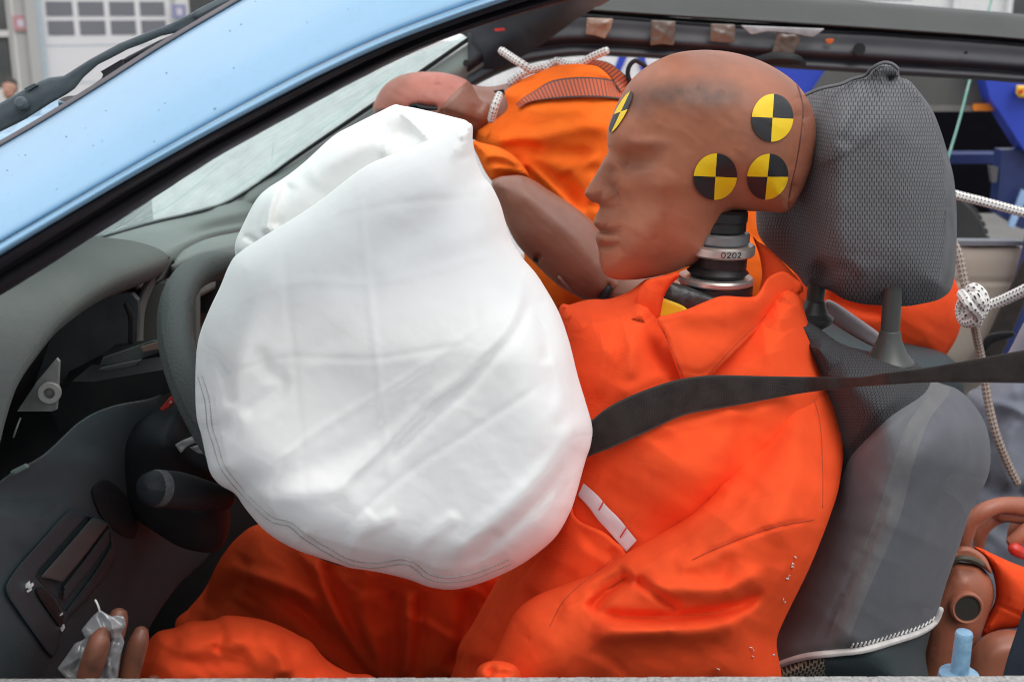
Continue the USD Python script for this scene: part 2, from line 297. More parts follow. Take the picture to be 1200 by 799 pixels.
ZINC = mat('galvanised_steel', (0.42, 0.41, 0.38), 0.42, (0.27, 0.26, 0.24), 30, 0.5, metal=0.5, bump=0.2, bscale=200)
RED = mat('red_plastic', (0.62, 0.045, 0.03), 0.35, (0.5, 0.03, 0.02))
WHITE = mat('white_print', (0.62, 0.62, 0.60), 0.6)
SILVER = mat('silver_tape', (0.38, 0.38, 0.385), 0.36, (0.28, 0.28, 0.29), 40, 0.5, metal=0.35, bump=0.3, bscale=120, dirt=(0.16, 0.14, 0.13), dscale=20, damt=0.5)
STEEL = mat('machined_steel', (0.62, 0.58, 0.54), 0.30, (0.50, 0.46, 0.43), 40, 0.5, metal=0.85)
ALU = mat('grey_aluminium', (0.27, 0.28, 0.285), 0.4, (0.2, 0.21, 0.215), 40, 0.5, metal=0.7)
NECKRUB = mat('black_neck_rubber', (0.012, 0.012, 0.013), 0.4)
CASTING = mat('hammered_bracket', (0.07, 0.075, 0.075), 0.42, (0.03, 0.032, 0.033), 120, 0.5, metal=0.4, bump=0.6, bscale=300)
YELLOW = mat('yellow_tape', (0.72, 0.50, 0.01), 0.55, (0.62, 0.42, 0.01), 10)
BELT = mat('seat_belt_webbing', (0.030, 0.025, 0.022), 0.62, (0.024, 0.02, 0.018), 20, 0.35, bump=0.5, bscale=1100, weave=0.8, wscale=900)
SEATG = mat('grey_seat_cloth', (0.130, 0.131, 0.138), 0.9, (0.115, 0.116, 0.123), 30, 0.2, bump=0.4, bscale=1400, sheen=0.04)
SEATL = mat('light_seat_cloth', (0.145, 0.144, 0.146), 0.9, (0.130, 0.129, 0.131), 30, 0.2, bump=0.4, bscale=1400, sheen=0.04)
SEATB = mat('dark_seat_cloth', (0.116, 0.117, 0.130), 0.9, (0.102, 0.103, 0.115), 30, 0.2, bump=0.4, bscale=1400, sheen=0.04)
HEADB = mat('headrest_border_cloth', (0.13, 0.13, 0.135), 0.88, (0.09, 0.09, 0.095), 30, 0.2, bump=0.5, bscale=1400, sheen=0.04)
PIPING = mat('white_piping', (0.62, 0.60, 0.57), 0.7, (0.5, 0.48, 0.46), 60)
POSTM = mat('headrest_post_plastic', (0.045, 0.047, 0.043), 0.38, (0.038, 0.04, 0.037), 12)
MAUVE = mat('grey_buckle_plastic', (0.24, 0.21, 0.215), 0.45)
REARSEAT = mat('rear_seat_cloth', (0.17, 0.185, 0.22), 0.85, (0.14, 0.153, 0.185), 9, 0.25, bump=0.2, bscale=900, sheen=0.1)
BEIGE = mat('beige_door_trim', (0.36, 0.325, 0.27), 0.6, (0.33, 0.295, 0.245), 6, 0.35, bump=0.2, bscale=700)
NAVY = mat('navy_metal', (0.022, 0.035, 0.12), 0.4)
FAR_RAIL = mat('roof_rail_grey', (0.058, 0.060, 0.057), 0.6, (0.046, 0.048, 0.045), 9, 0.4, bump=0.15, bscale=300)
RAILIN = mat('roof_rail_inner', (0.014, 0.015, 0.021), 0.5, (0.02, 0.021, 0.027), 7, 0.5, dirt=(0.06, 0.052, 0.045), dscale=10, damt=0.3)
DARKTAPE = mat('aged_parcel_tape', (0.13, 0.095, 0.075), 0.3, (0.08, 0.055, 0.042), 40, 0.6, bump=0.5, bscale=120)
BROWNTAPE = mat('brown_parcel_tape', (0.30, 0.20, 0.145), 0.28, (0.20, 0.125, 0.09), 40, 0.6, bump=0.5, bscale=120)
TRIMGREY = mat('pillar_trim_grey', (0.175, 0.185, 0.172), 0.55, (0.16, 0.17, 0.158), 8)
FELT = mat('grey_felt_strip', (0.40, 0.39, 0.37), 0.9, (0.24, 0.235, 0.23), 260, 0.2, bump=1.0, bscale=500)
KNOB = mat('light_blue_knob', (0.21, 0.36, 0.49), 0.4, (0.13, 0.25, 0.36), 130, 0.5, bump=0.5, bscale=250)
TRUCKBLUE = mat('truck_blue', (0.03, 0.065, 0.47), 0.4, (0.025, 0.055, 0.42), 3)
TRUCKGREY = mat('truck_grey_sheet', (0.095, 0.095, 0.088), 0.6, (0.075, 0.075, 0.07), 5, dirt=(0.14, 0.135, 0.12), dscale=3, damt=0.5)
TRUCKBLK = mat('truck_black', (0.005, 0.005, 0.007), 0.95, spec=0.05)
TRUCKWHITE = mat('truck_white_box', (0.83, 0.83, 0.83), 0.45)
AMBER = mat('amber_reflector', (0.85, 0.24, 0.02), 0.25)
AMBERL = mat('yellow_marker', (0.85, 0.5, 0.03), 0.3)
TYRE = mat('tyre_rubber', (0.022, 0.023, 0.024), 0.8, (0.03, 0.03, 0.03), 30)
CLEATS = mat('olive_gasket', (0.06, 0.05, 0.03), 0.6)
WALL = mat('pale_render_wall', (0.60, 0.585, 0.56), 0.9, (0.55, 0.54, 0.515), 0.8, 0.2)
WALLG = mat('grey_render_pillar', (0.42, 0.415, 0.40), 0.9, (0.39, 0.385, 0.37), 0.8, 0.2)
DOORW = mat('white_garage_door', (0.68, 0.67, 0.675), 0.6, (0.655, 0.645, 0.65), 0.8, 0.4)
JAMB = mat('bluish_jamb', (0.45, 0.52, 0.56), 0.5)
PANE = mat('dull_door_pane', (0.185, 0.185, 0.205), 0.3, (0.16, 0.16, 0.18), 0.7, 0.4)
DARKWIN = mat('dark_window', (0.055, 0.058, 0.058), 0.25, (0.10, 0.10, 0.095), 1.5)
SIGNRED = mat('red_sign', (0.50, 0.25, 0.26), 0.5); SIGNBLUE = mat('blue_sign', (0.26, 0.27, 0.42), 0.5); SIGNPALE = mat('pale_print', (0.6, 0.55, 0.62), 0.5)
FACE = mat('face_skin', (0.45, 0.24, 0.17), 0.6); HAIR = mat('dark_hair', (0.035, 0.028, 0.022), 0.8); COAT = mat('dark_coat', (0.016, 0.018, 0.022), 0.85)
GROUND = mat('yard_asphalt', (0.16, 0.155, 0.145), 0.95, (0.13, 0.125, 0.118), 2.5, 0.2, bump=0.5, bscale=60)
FLOOR = mat('car_carpet', (0.018, 0.019, 0.02), 0.95)
TWINE = mat('teal_twine', (0.16, 0.48, 0.40), 0.8, (0.35, 0.55, 0.48), 60)
RUST = mat('rust_orange', (0.5, 0.11, 0.02), 0.8)
special('windscreen_glass', {
    'co': ('texture_coordinate', {}), 'mp': ('mapping', {'scale': (1.2, 5.0, 3.0)}), 'n': ('noise_texture', {'scale': 9.0, 'detail': 6.0, 'distortion': 0.8}),
    'r': ('rgb_ramp', {'ramp': [(0.3, (0.05,) * 3), (0.62, (0.16,) * 3), (0.8, (0.5,) * 3)]}),
    't': ('transparent_bsdf', {'color': (0.86, 0.92, 0.905)}), 'd': ('diffuse_bsdf', {'color': (0.86, 0.93, 0.90)}), 'tl': ('translucent_bsdf', {'color': (0.86, 0.95, 0.92)}),
    'dd': ('mix_closure', {'fac': 0.75}), 'm1': ('mix_closure', {}), 'g': ('glossy_bsdf', {'roughness': 0.06}), 'f': ('fresnel', {'IOR': 1.3}), 'fm': ('math', {'math_type': 'multiply', 'value2': 0.22}), 'm2': ('mix_closure', {})},
    [('co.object', 'mp.vector'), ('mp.vector', 'n.vector'), ('n.fac', 'r.fac'), ('d.BSDF', 'dd.closure1'), ('tl.BSDF', 'dd.closure2'), ('r.color', 'm1.fac'), ('t.BSDF', 'm1.closure1'), ('dd.closure', 'm1.closure2'),
     ('m1.closure', 'm2.closure1'), ('g.BSDF', 'm2.closure2'), ('f.fac', 'fm.value1'), ('fm.value', 'm2.fac')], 'm2.closure')
special('clear_glass', {'t': ('transparent_bsdf', {'color': (0.86, 0.93, 0.91)}), 'g': ('glossy_bsdf', {'roughness': 0.02}), 'f': ('fresnel', {'IOR': 1.5}), 'm': ('mix_closure', {})},
    [('f.fac', 'm.fac'), ('t.BSDF', 'm.closure1'), ('g.BSDF', 'm.closure2')], 'm.closure')
special('target_sticker', {'co': ('texture_coordinate', {}), 's': ('separate_xyz', {}), 'x': ('math', {'math_type': 'subtract', 'value2': 0.5}), 'y': ('math', {'math_type': 'subtract', 'value2': 0.5}),
    'm': ('math', {'math_type': 'multiply'}), 'g': ('math', {'math_type': 'greater_than', 'value2': 0.0}), 'c': ('mix', {'color1': (0.78, 0.52, 0.008), 'color2': (0.013, 0.013, 0.014)}), 'p': ('principled_bsdf', {'roughness': 0.42})},
    [('co.UV', 's.vector'), ('s.x', 'x.value1'), ('s.y', 'y.value1'), ('x.value', 'm.value1'), ('y.value', 'm.value2'), ('m.value', 'g.value1'), ('g.value', 'c.fac'), ('c.color', 'p.base_color')], 'p.BSDF')
def meshcloth(name, base, hole, bw, rh, mort, uv=False):
    special(name, {'co': ('texture_coordinate', {}), 's': ('separate_xyz', {}), 'v': ('combine_xyz', {}), 'zs': ('math', {'math_type': 'multiply', 'value2': 0.35}), 'dn': ('noise_texture', {'scale': 30.0}), 'ds': ('vector_math', {'math_type': 'scale', 'scale': 0.0006}), 'va': ('vector_math', {'math_type': 'add'}),
        'b': ('brick_texture', {'scale': 1.0, 'offset': 0.5, 'offset_frequency': 2, 'squash': 1.0, 'mortar_size': mort, 'mortar_smooth': 0.35, 'brick_width': bw, 'row_height': rh}),
        'c': ('mix', {'color1': hole, 'color2': base}), 'bm': ('bump', {'strength': 0.7, 'distance': 0.0012}), 'p': ('principled_bsdf', {'roughness': 0.85, 'specular_ior_level': 0.25, 'sheen_weight': 0.04})},
        [('co.UV' if uv else 'co.object', 's.vector'), ('s.y' if uv else 's.z', 'zs.value1'), ('zs.value', 'v.x'), ('s.x', 'v.y'), ('co.object', 'dn.vector'), ('dn.color', 'ds.vector1'), ('v.vector', 'va.vector1'), ('ds.vector', 'va.vector2'), ('va.vector', 'b.vector'), ('b.fac', 'c.fac'), ('c.color', 'p.base_color'), ('b.fac', 'bm.height'), ('bm.normal', 'p.normal')], 'p.BSDF')
    return LOOK[name]
HEADMESH = meshcloth('headrest_mesh_cloth', (0.132, 0.132, 0.137), (0.052, 0.052, 0.054), 0.0030, 0.0023, 0.00064, True)
BACKMESH = meshcloth('backrest_mesh_cloth', (0.045, 0.045, 0.048), (0.014, 0.014, 0.015), 0.0024, 0.0019, 0.0005, True)
HERRING = meshcloth('woven_beige_cloth', (0.30, 0.27, 0.20), (0.035, 0.03, 0.026), 0.0030, 0.0030, 0.0006)
def ropemat(name, base, fleck, k):
    special(name, {'co': ('texture_coordinate', {}), 's': ('separate_xyz', {}), 'a': ('math', {'math_type': 'multiply', 'value2': 2 * math.pi * 4}), 'l': ('math', {'math_type': 'multiply', 'value2': 2 * math.pi / k}),
        'p1': ('math', {'math_type': 'add'}), 'p2': ('math', {'math_type': 'subtract'}), 's1': ('math', {'math_type': 'sine'}), 's2': ('math', {'math_type': 'sine'}), 'm': ('math', {'math_type': 'multiply'}), 'g': ('math', {'math_type': 'greater_than', 'value2': 0.52}),
        'c': ('mix', {'color1': base, 'color2': fleck}), 'bm': ('bump', {'strength': 0.6, 'distance': 0.001}), 'p': ('principled_bsdf', {'roughness': 0.85, 'specular_ior_level': 0.2})},
        [('co.UV', 's.vector'), ('s.x', 'a.value1'), ('s.y', 'l.value1'), ('a.value', 'p1.value1'), ('l.value', 'p1.value2'), ('a.value', 'p2.value1'), ('l.value', 'p2.value2'), ('p1.value', 's1.value1'), ('p2.value', 's2.value1'),
         ('s1.value', 'm.value1'), ('s2.value', 'm.value2'), ('m.value', 'g.value1'), ('g.value', 'c.fac'), ('c.color', 'p.base_color'), ('m.value', 'bm.height'), ('bm.normal', 'p.normal')], 'p.BSDF')
    return LOOK[name]
ROPE = ropemat('white_flecked_rope', (0.70, 0.68, 0.65), (0.05, 0.045, 0.045), 0.011)
ROPE2 = ropemat('brown_flecked_rope', (0.31, 0.26, 0.225), (0.10, 0.07, 0.055), 0.012)
special('striped_strap', {'co': ('texture_coordinate', {}), 's': ('separate_xyz', {}), 'l': ('math', {'math_type': 'multiply', 'value2': 1 / 0.0058}), 'f': ('math', {'math_type': 'fraction'}), 'g': ('math', {'math_type': 'greater_than', 'value2': 0.66}),
    'c': ('mix', {'color1': (0.55, 0.10, 0.035), 'color2': (0.13, 0.045, 0.03)}), 'e': ('math', {'math_type': 'subtract', 'value2': 0.5}), 'ea': ('math', {'math_type': 'absolute'}), 'eg': ('math', {'math_type': 'greater_than', 'value2': 0.42}),
    'c2': ('mix', {'color2': (0.05, 0.035, 0.03)}), 'p': ('principled_bsdf', {'roughness': 0.7})},
    [('co.UV', 's.vector'), ('s.y', 'l.value1'), ('l.value', 'f.value1'), ('f.value', 'g.value1'), ('g.value', 'c.fac'), ('s.x', 'e.value1'), ('e.value', 'ea.value1'), ('ea.value', 'eg.value1'), ('eg.value', 'c2.fac'), ('c.color', 'c2.color1'), ('c2.color', 'p.base_color')], 'p.BSDF')

_sc = P(np.array(812.0), np.array(112.0), -.072); _s2 = P(np.array(742.0), np.array(118.0), -.03)
special('head_vinyl', {'co': ('texture_coordinate', {}), 'n': ('noise_texture', {'scale': 16.0, 'detail': 5.0}), 'r': ('rgb_ramp', {'ramp': [(0.32, (0.29, 0.105, 0.057)), (0.68, (0.37, 0.140, 0.078))]}),
    'dn': ('noise_texture', {'scale': 22.0, 'detail': 8.0, 'roughness': 0.65}), 'dr': ('rgb_ramp', {'ramp': [(0.34, (0.35,) * 3), (0.62, (1.0,) * 3)]}),
    'm1': ('mapping', {'mapping_type': 'point', 'location': tuple(-_sc * np.array([15, 8, 52])), 'scale': (15, 8, 52), 'rotation': (0, 0, 0)}), 'l1': ('vector_math', {'math_type': 'length'}), 'r1': ('rgb_ramp', {'ramp': [(0.25, (0.95,) * 3), (1.0, (0.0,) * 3)]}),
    'm2': ('mapping', {'mapping_type': 'point', 'location': tuple(-_s2 * np.array([38, 10, 50])), 'scale': (38, 10, 50)}), 'l2': ('vector_math', {'math_type': 'length'}), 'r2': ('rgb_ramp', {'ramp': [(0.2, (0.7,) * 3), (1.0, (0.0,) * 3)]}),
    'mx': ('math', {'math_type': 'maximum'}), 'mm': ('math', {'math_type': 'multiply'}), 'dm': ('mix', {'color2': (0.055, 0.038, 0.031)}),
    'sn': ('noise_texture', {'scale': 7.0, 'detail': 8.0, 'roughness': 0.6}), 'sr': ('rgb_ramp', {'ramp': [(0.47, (0, 0, 0)), (0.64, (0.7,) * 3)]}), 'sm': ('mix', {'color2': (0.16, 0.07, 0.045)}),
    'bn': ('noise_texture', {'scale': 260.0, 'detail': 3.0}), 'b': ('bump', {'strength': 0.1, 'distance': 0.001}), 'p': ('principled_bsdf', {'roughness': 0.46, 'specular_ior_level': 0.32})},
    [('co.object', 'n.vector'), ('n.fac', 'r.fac'), ('co.object', 'dn.vector'), ('dn.fac', 'dr.fac'), ('co.object', 'm1.vector'), ('m1.vector', 'l1.vector1'), ('l1.value', 'r1.fac'), ('co.object', 'm2.vector'), ('m2.vector', 'l2.vector1'), ('l2.value', 'r2.fac'),
     ('r1.color', 'mx.value1'), ('r2.color', 'mx.value2'), ('mx.value', 'mm.value1'), ('dr.color', 'mm.value2'), ('co.object', 'sn.vector'), ('sn.fac', 'sr.fac'), ('sr.color', 'sm.fac'), ('r.color', 'sm.color1'), ('sm.color', 'dm.color1'), ('mm.value', 'dm.fac'), ('dm.color', 'p.base_color'),
     ('co.object', 'bn.vector'), ('bn.fac', 'b.height'), ('b.normal', 'p.normal')], 'p.BSDF')
FINGER = mat('soiled_finger_vinyl', (0.23, 0.09, 0.055), 0.45, (0.17, 0.065, 0.04), 40, 0.45, bump=0.15, bscale=300, dirt=(0.05, 0.03, 0.022), dscale=45, damt=0.7)

special('ribbed_belt', {'co': ('texture_coordinate', {}), 's': ('separate_xyz', {}), 'a': ('math', {'math_type': 'multiply', 'value2': 2 * math.pi * 15}), 'sn': ('math', {'math_type': 'sine'}), 'n': ('noise_texture', {'scale': 60.0, 'detail': 4.0}), 'l': ('math', {'math_type': 'multiply', 'value2': 2600.0}), 'sl': ('math', {'math_type': 'sine'}), 'ad': ('math', {'math_type': 'add'}),
    'r': ('rgb_ramp', {'ramp': [(0.3, (0.020, 0.017, 0.015)), (0.7, (0.034, 0.029, 0.026))]}), 'e': ('math', {'math_type': 'subtract', 'value2': 0.5}), 'ea': ('math', {'math_type': 'absolute'}), 'eg': ('math', {'math_type': 'greater_than', 'value2': 0.45}), 'c': ('mix', {'color2': (0.055, 0.048, 0.043)}),
    'b': ('bump', {'strength': 0.22, 'distance': 0.0006}), 'p': ('principled_bsdf', {'roughness': 0.6, 'specular_ior_level': 0.2})},
    [('co.UV', 's.vector'), ('s.x', 'a.value1'), ('a.value', 'sn.value1'), ('s.y', 'l.value1'), ('l.value', 'sl.value1'), ('sn.value', 'ad.value1'), ('sl.value', 'ad.value2'), ('ad.value', 'b.height'), ('b.normal', 'p.normal'), ('co.object', 'n.vector'), ('n.fac', 'r.fac'), ('s.x', 'e.value1'), ('e.value', 'ea.value1'), ('ea.value', 'eg.value1'), ('eg.value', 'c.fac'), ('r.color', 'c.color1'), ('c.color', 'p.base_color')], 'p.BSDF')
BELT = LOOK['ribbed_belt']
# ------------------------------------------------------------------ objects
COUNT = {}
def put(parent, name):
    base = f'{parent}/{name}'
    k = COUNT.get(base, 0); COUNT[base] = k + 1
    return base if k == 0 else f'{base}_{k:03d}'
def keys(prim, label=None, cat=None, group=None, kind=None):
    for k, v in (('label', label), ('category', cat), ('group', group), ('kind', kind)):
        if v: prim.SetCustomDataByKey(k, v)
    return prim
def path(x): return '/World' if x is None else (x if isinstance(x, str) else str(x.GetPath()))
def obj(name, mesh, m, parent=None, smooth=30, label=None, cat=None, group=None, kind=None):
    pth = put(path(parent), name); uv = getattr(mesh, 'uv', None)
    if uv is not None: smooth = True
    pr = usdkit.mesh(stage, pth, mesh, m, smooth=smooth, uv=uv).GetPrim()
    return keys(pr, label, cat, group, kind)
def thing(name, label, cat, group=None):
    pth = put('/World', name); x = UsdGeom.Xform.Define(stage, pth)
    return keys(x.GetPrim(), label, cat, group)
# ================================================================== ground and the car that everything is in
ground = obj('ground', box((0, 60, -0.05), (400, 300, 0.1)), GROUND, kind='structure')
car = thing('wrecked_car', 'light blue wrecked car with its roof cut away, seen through the front door window', 'car')

# --- windscreen pillar nearest the viewer, its seal and the wiper
R0 = resample([(-160, 262), (0, 172), (81, 125), (169, 68), (236, 27), (270, 8), (400, -68), (500, -118), (620, -160)], 12)
R2 = resample([(-150, 372), (27, 268), (135, 206), (236, 149), (324, 101), (400, 63), (485, 27), (562, 1), (690, -44)], 12)
R3 = resample([(-146, 386), (44, 272), (135, 217), (236, 160), (400, 75), (490, 35), (570, 7), (700, -36)], 12)
R5 = resample([(-150, 432), (0, 346), (125, 267), (257, 182), (400, 103), (500, 54), (603, 18), (680, -2), (780, -24)], 12)
tt = np.linspace(0, 1, 12); inb = 0.085 * tt
def row(uv, y): return np.column_stack([uv, np.broadcast_to(y, len(uv))])
mid = lambda a, b, k: a * (1 - k) + b * k
obj('windscreen_pillar', patch([row(R0, -0.30 + inb), row(mid(R0, R2, .06), -0.335 + inb), row(mid(R0, R2, .25), -0.375 + inb), row(mid(R0, R2, .6), -0.425 + inb), row(mid(R0, R2, .93), -0.452 + inb), row(R2, -0.452 + inb)], 90, 40, 0.004), PAINT, car, True)
obj('pillar_flange', patch([row(mid(R0, R2, .985), -0.440 + inb), row(R2, -0.446 + inb), row(mid(R2, R3, .25), -0.458 + inb), row(mid(R2, R3, .6), -0.464 + inb), row(R3, -0.458 + inb), row(mid(R3, R5, .12), -0.44 + inb)], 90, 22, 0.004), PAINT, car, True)
seal = obj('door_seal', patch([row(mid(R3, R5, -.04), -0.452 + inb), row(mid(R3, R5, .16), -0.458 + inb), row(mid(R3, R5, .36), -0.444 + inb), row(mid(R3, R5, .44), -0.430 + inb), row(mid(R3, R5, .6), -0.436 + inb), row(mid(R3, R5, .8), -0.436 + inb), row(R5, -0.415 + inb), row(mid(R3, R5, 1.0), -0.33 + inb)], 90, 44, 0.004, wr=(0.0006, 0.02, 4)), RUBBER, car, True)
obj('windscreen_seal', patch([row(mid(R0, R2, -.055), -0.285 + inb), row(mid(R0, R2, -.03), -0.305 + inb), row(mid(R0, R2, .012), -0.300 + inb)], 90, 8, 0.004), RUBBER2, car, True)
spk = []
for i in range(70):
    t, k = rng.uniform(0.06, 0.85), rng.uniform(0.08, 0.9)
    c = mid(np.array([np.interp(t, tt, R0[:, j]) for j in (0, 1)]), np.array([np.interp(t, tt, R2[:, j]) for j in (0, 1)]), k)
    yy = np.interp(k, [0, .06, .25, .6, .93], [-.30, -.335, -.375, -.425, -.452]) + .085 * t - .0008
    a = rng.uniform(0, 3.14); r1, r2 = rng.uniform(.6, 1.5) * (1 if i > 8 else 1.8), rng.uniform(.5, 1.0)
    th = np.arange(6) * np.pi / 3; pp = np.stack([c[0] + r1 * np.cos(th) * math.cos(a) - r2 * np.sin(th) * math.sin(a), c[1] + r1 * np.cos(th) * math.sin(a) + r2 * np.sin(th) * math.cos(a)], 1)
    spk.append((P(pp[:, 0], pp[:, 1], yy), [[0, i_, i_ + 1] for i_ in range(1, 5)]))
obj('paint_chips', join(*[trimesh.Trimesh(v, f, process=False) for v, f in spk]), TRIMBLK, car, False, kind='stuff', label='dark specks of grit and chipped paint on the light blue pillar')
wa = inflate([(-40, 172), (-40, 142), (0, 121), (37, 100), (41, 99), (47, 95), (58, 91), (75, 89), (105, 70), (140, 51), (175, 37), (200, 28), (233, 11), (238, 16), (237, 25), (216, 37), (190, 42), (169, 51), (150, 58), (135, 66), (115, 76), (98, 91), (88, 104), (78, 111), (60, 121), (30, 140), (0, 155)], -0.18, 0.007, 5, 2.5, corner=True)
arm = obj('wiper_arm', wa.mesh, WIPER, car, 40)
obj('wiper_rod', tube([(232, 18, -.185), (258, 5, -.18), (300, -14, -.17)], 0.0042), WIPER, arm)
obj('rivet', lathe([(0, 0.004), (.0035, 0.0035), (.0055, 0.0015), (.006, -.003), (0, -.003)], P(25, 121, -.190), (0, -1, .25), 20), WIPER, arm)
obj('spring_cover', slab([(28, 104), (40, 98), (44, 100), (32, 107)], -.187, .006), WIPER, arm)
bl = obj('wiper_blade', inflate([(86, 117), (92, 110), (104, 103), (119, 92), (122, 84), (150, 66), (185, 48), (216, 35), (225, 34), (205, 44), (180, 57), (176, 62), (160, 68), (128, 90), (118, 96), (104, 105)], -.165, .006, 4, 2.5, corner=True).mesh, BLADE, car, 40)
obj('blade_clip', slab([(118, 84), (142, 70), (144, 76), (124, 92)], -.177, .012), BLADE, bl)
# bonnet, crumpled, seen past the wiper
obj('bonnet', patch([[(-140, 215, .25), (-40, 160, .3), (20, 135, .35), (60, 122, .42), (86, 112, .5)], [(-140, 235, .1), (-40, 178, .12), (10, 153, .14), (40, 141, .16), (70, 122, .2)], [(-140, 300, -.1), (-60, 240, -.1), (0, 190, -.1), (35, 165, -.1), (60, 150, -.1)]], 50, 30, 0.002, wr=(0.02, 0.06, 3)), PAINT, car, True)
obj('scuttle_panel', patch([[(60, 124, .30), (75, 114, .32), (90, 112, .34)], [(68, 128, .25), (76, 124, .27), (84, 118, .3)]], 12, 6, .004), TRIMBLK, car, True)

# --- windscreen, far pillar, header and the far roof rail left after the roof was cut away
gl = [[(-110, 300, -.22), (0, 296, .05), (103, 283, .35), (175, 262, .6), (238, 247, .82), (278, 231, 1.03)],
      [(60, 150, -.16), (140, 170, .05), (230, 185, .35), (300, 172, .6), (360, 152, .82), (410, 138, 1.03)],
      [(300, -20, -.12), (360, 40, .05), (420, 70, .35), (470, 70, .6), (510, 58, .82), (548, 43, 1.03)]]
gm = obj('windscreen', patch(gl, 60, 30, 0.004), LOOK['windscreen_glass'], car, True)
for line in ([(300, 215, .86), (352, 165, .84), (420, 118, .86), (500, 62, .92)], [(255, 235, .80), (330, 185, .80), (400, 135, .82), (470, 80, .84)], [(318, 190, .75), (322, 160, .7), (330, 140, .6)], [(120, 276, .4), (200, 240, .55), (262, 190, .55)]):
    obj('crack', tube(line, 0.0009, 5, 0.02), LOOK['windscreen_glass'], gm)
obj('windscreen_edge', tube([(100, 284, .34), (175, 262.5, .6), (238, 247, .82), (278, 231, 1.02), (350, 182, 1.03), (440, 121, 1.03), (500, 80, 1.03), (552, 44, 1.03)], 0.0042, 8), TRIMBLK, car)
tr = obj('pillar_trim', patch([[(262, 240, 1.04), (350, 185, 1.04), (440, 124, 1.04), (500, 83, 1.04), (554, 48, 1.04)], [(275, 246, 1.01), (360, 195, 1.01), (450, 136, 1.01), (510, 97, 1.01), (564, 64, 1.01)], [(300, 255, 1.02), (372, 212, 1.02), (458, 152, 1.02), (515, 115, 1.02), (577, 84, 1.02)]], 50, 14, .01), TRIMGREY, car, True)
obj('screw_hole', lathe([(0, .002), (.0055, .002), (.0055, -.002), (0, -.002)], P(546, 74, 1.0), (.3, -1, .3), 16), TRIMBLK, tr)
obj('windscreen_header', patch([[(534, 36, 1.05), (590, 4, .93), (650, -30, .7), (760, -90, .0)], [(552, 48, 1.01), (603, 20, .92), (662, -14, .7), (775, -75, .0)], [(566, 66, .99), (612, 38, .92), (676, 2, .7), (790, -60, .0)], [(566, 88, 1.02), (620, 62, .95), (690, 14, .74), (800, -40, .05)]], 40, 24, .006, wr=(.003, .05, 2)), RAILIN, car, True)
obj('roof_rail', patch([[(560, -28, 1.09), (800, -22, 1.09), (960, -3, 1.09), (1080, 7, 1.09), (1200, 17, 1.09), (1450, 40, 1.09)], [(560, -16, 1.05), (800, -8, 1.05), (960, 4, 1.05), (1080, 12, 1.05), (1200, 22, 1.05), (1450, 46, 1.05)],
      [(570, 0, 1.015), (800, 15, 1.015), (960, 25, 1.015), (1080, 33, 1.015), (1200, 42, 1.015), (1450, 65, 1.015)], [(575, 4, 1.0), (800, 19, 1.0), (960, 29, 1.0), (1080, 37, 1.0), (1200, 46, 1.0), (1450, 69, 1.0)], [(575, 4, 1.02), (800, 21, 1.03), (960, 31, 1.03), (1080, 39, 1.03), (1200, 48, 1.03), (1450, 71, 1.03)]], 70, 24, .003), FAR_RAIL, car, True)
def rail_row(dv, y): return [(u, v0 + (v1 - v0) * dv, y) for u, v0, v1 in ((548, 30, 106), (576, 6, 91), (605, 6, 79), (640, 8, 71), (680, 10, 66), (750, 16, 68), (840, 23, 74), (930, 28, 81), (1060, 35, 89), (1200, 46, 98), (1450, 68, 120))]
ri = obj('rail_inner_panel', patch([rail_row(.02, 1.035), rail_row(.10, 1.03), rail_row(.16, 1.012), rail_row(.40, 1.006), rail_row(.60, 1.000), rail_row(.70, 1.008), rail_row(.76, 1.016), rail_row(.80, 1.010), rail_row(.90, 1.004), rail_row(.96, 1.008), rail_row(1., 1.03)], 80, 50, .004, wr=(.0012, .05, 8)), RAILIN, car, True)
for k, (pg, m_) in enumerate([([(688, 21), (719, 22), (716, 34), (709, 46), (697, 42), (686, 41)], BROWNTAPE), ([(763, 24), (792, 25), (790, 54), (776, 52), (762, 54)], DARKTAPE), ([(833, 28), (862, 29), (861, 51), (846, 50), (832, 49)], DARKTAPE), ([(911, 35), (940, 38), (936, 52), (929, 65), (916, 63), (903, 66), (909, 48)], DARKTAPE)]):
    q = inflate(pg, .988, .0022, 6, 2.5, folds=[('r', [(pg[0][0], pg[0][1] + 8), (pg[2][0], pg[2][1] - 8)], .0025, 3), ('r', [(pg[1][0] - 4, pg[1][1]), (pg[-1][0] + 5, pg[-1][1])], .002, 3)], wr=(.002, 6, k), corner=True)
    obj('tape_patch', q.mesh, m_, ri, True)
obj('torn_sticker', inflate([(868, 30), (893, 31), (967, 34), (953, 44), (930, 40), (900, 37), (880, 41)], .984, .0015, 5, 2.5, wr=(.002, 8, 3), corner=True).mesh, SILVER, ri, True)
obj('bright_clip', slab([(624, 14.5), (637, 13.5), (639, 16), (626, 16.5)], .985, .004), WHITE, ri)
obj('rust_mark', inflate([(968, 46), (977, 46), (976, 50), (972, 52), (968, 50)], .995, .001, 2, 1.5).mesh, RUST, ri, True)
obj('rail_hole', lathe([(0, .001), (.011, .001), (.011, -.002), (0, -.002)], P(1007, 58, .992), (0, -1, .1), 20), TRIMBLK, ri); obj('rail_hole', lathe([(0, .001), (.003, .001), (.003, -.002), (0, -.002)], P(1132, 62, .990), (0, -1, .1), 12), TRIMBLK, ri)
obj('red_tag', slab([(579, 34), (591, 33), (592, 36), (580, 37)], .93, .003), RED, ri)
obj('grab_handle', tube([(878, 74, .97), (905, 69, .955), (930, 70, .95), (941, 75, .97)], [.006, .011, .010, .006]), TRIMBLK, car)

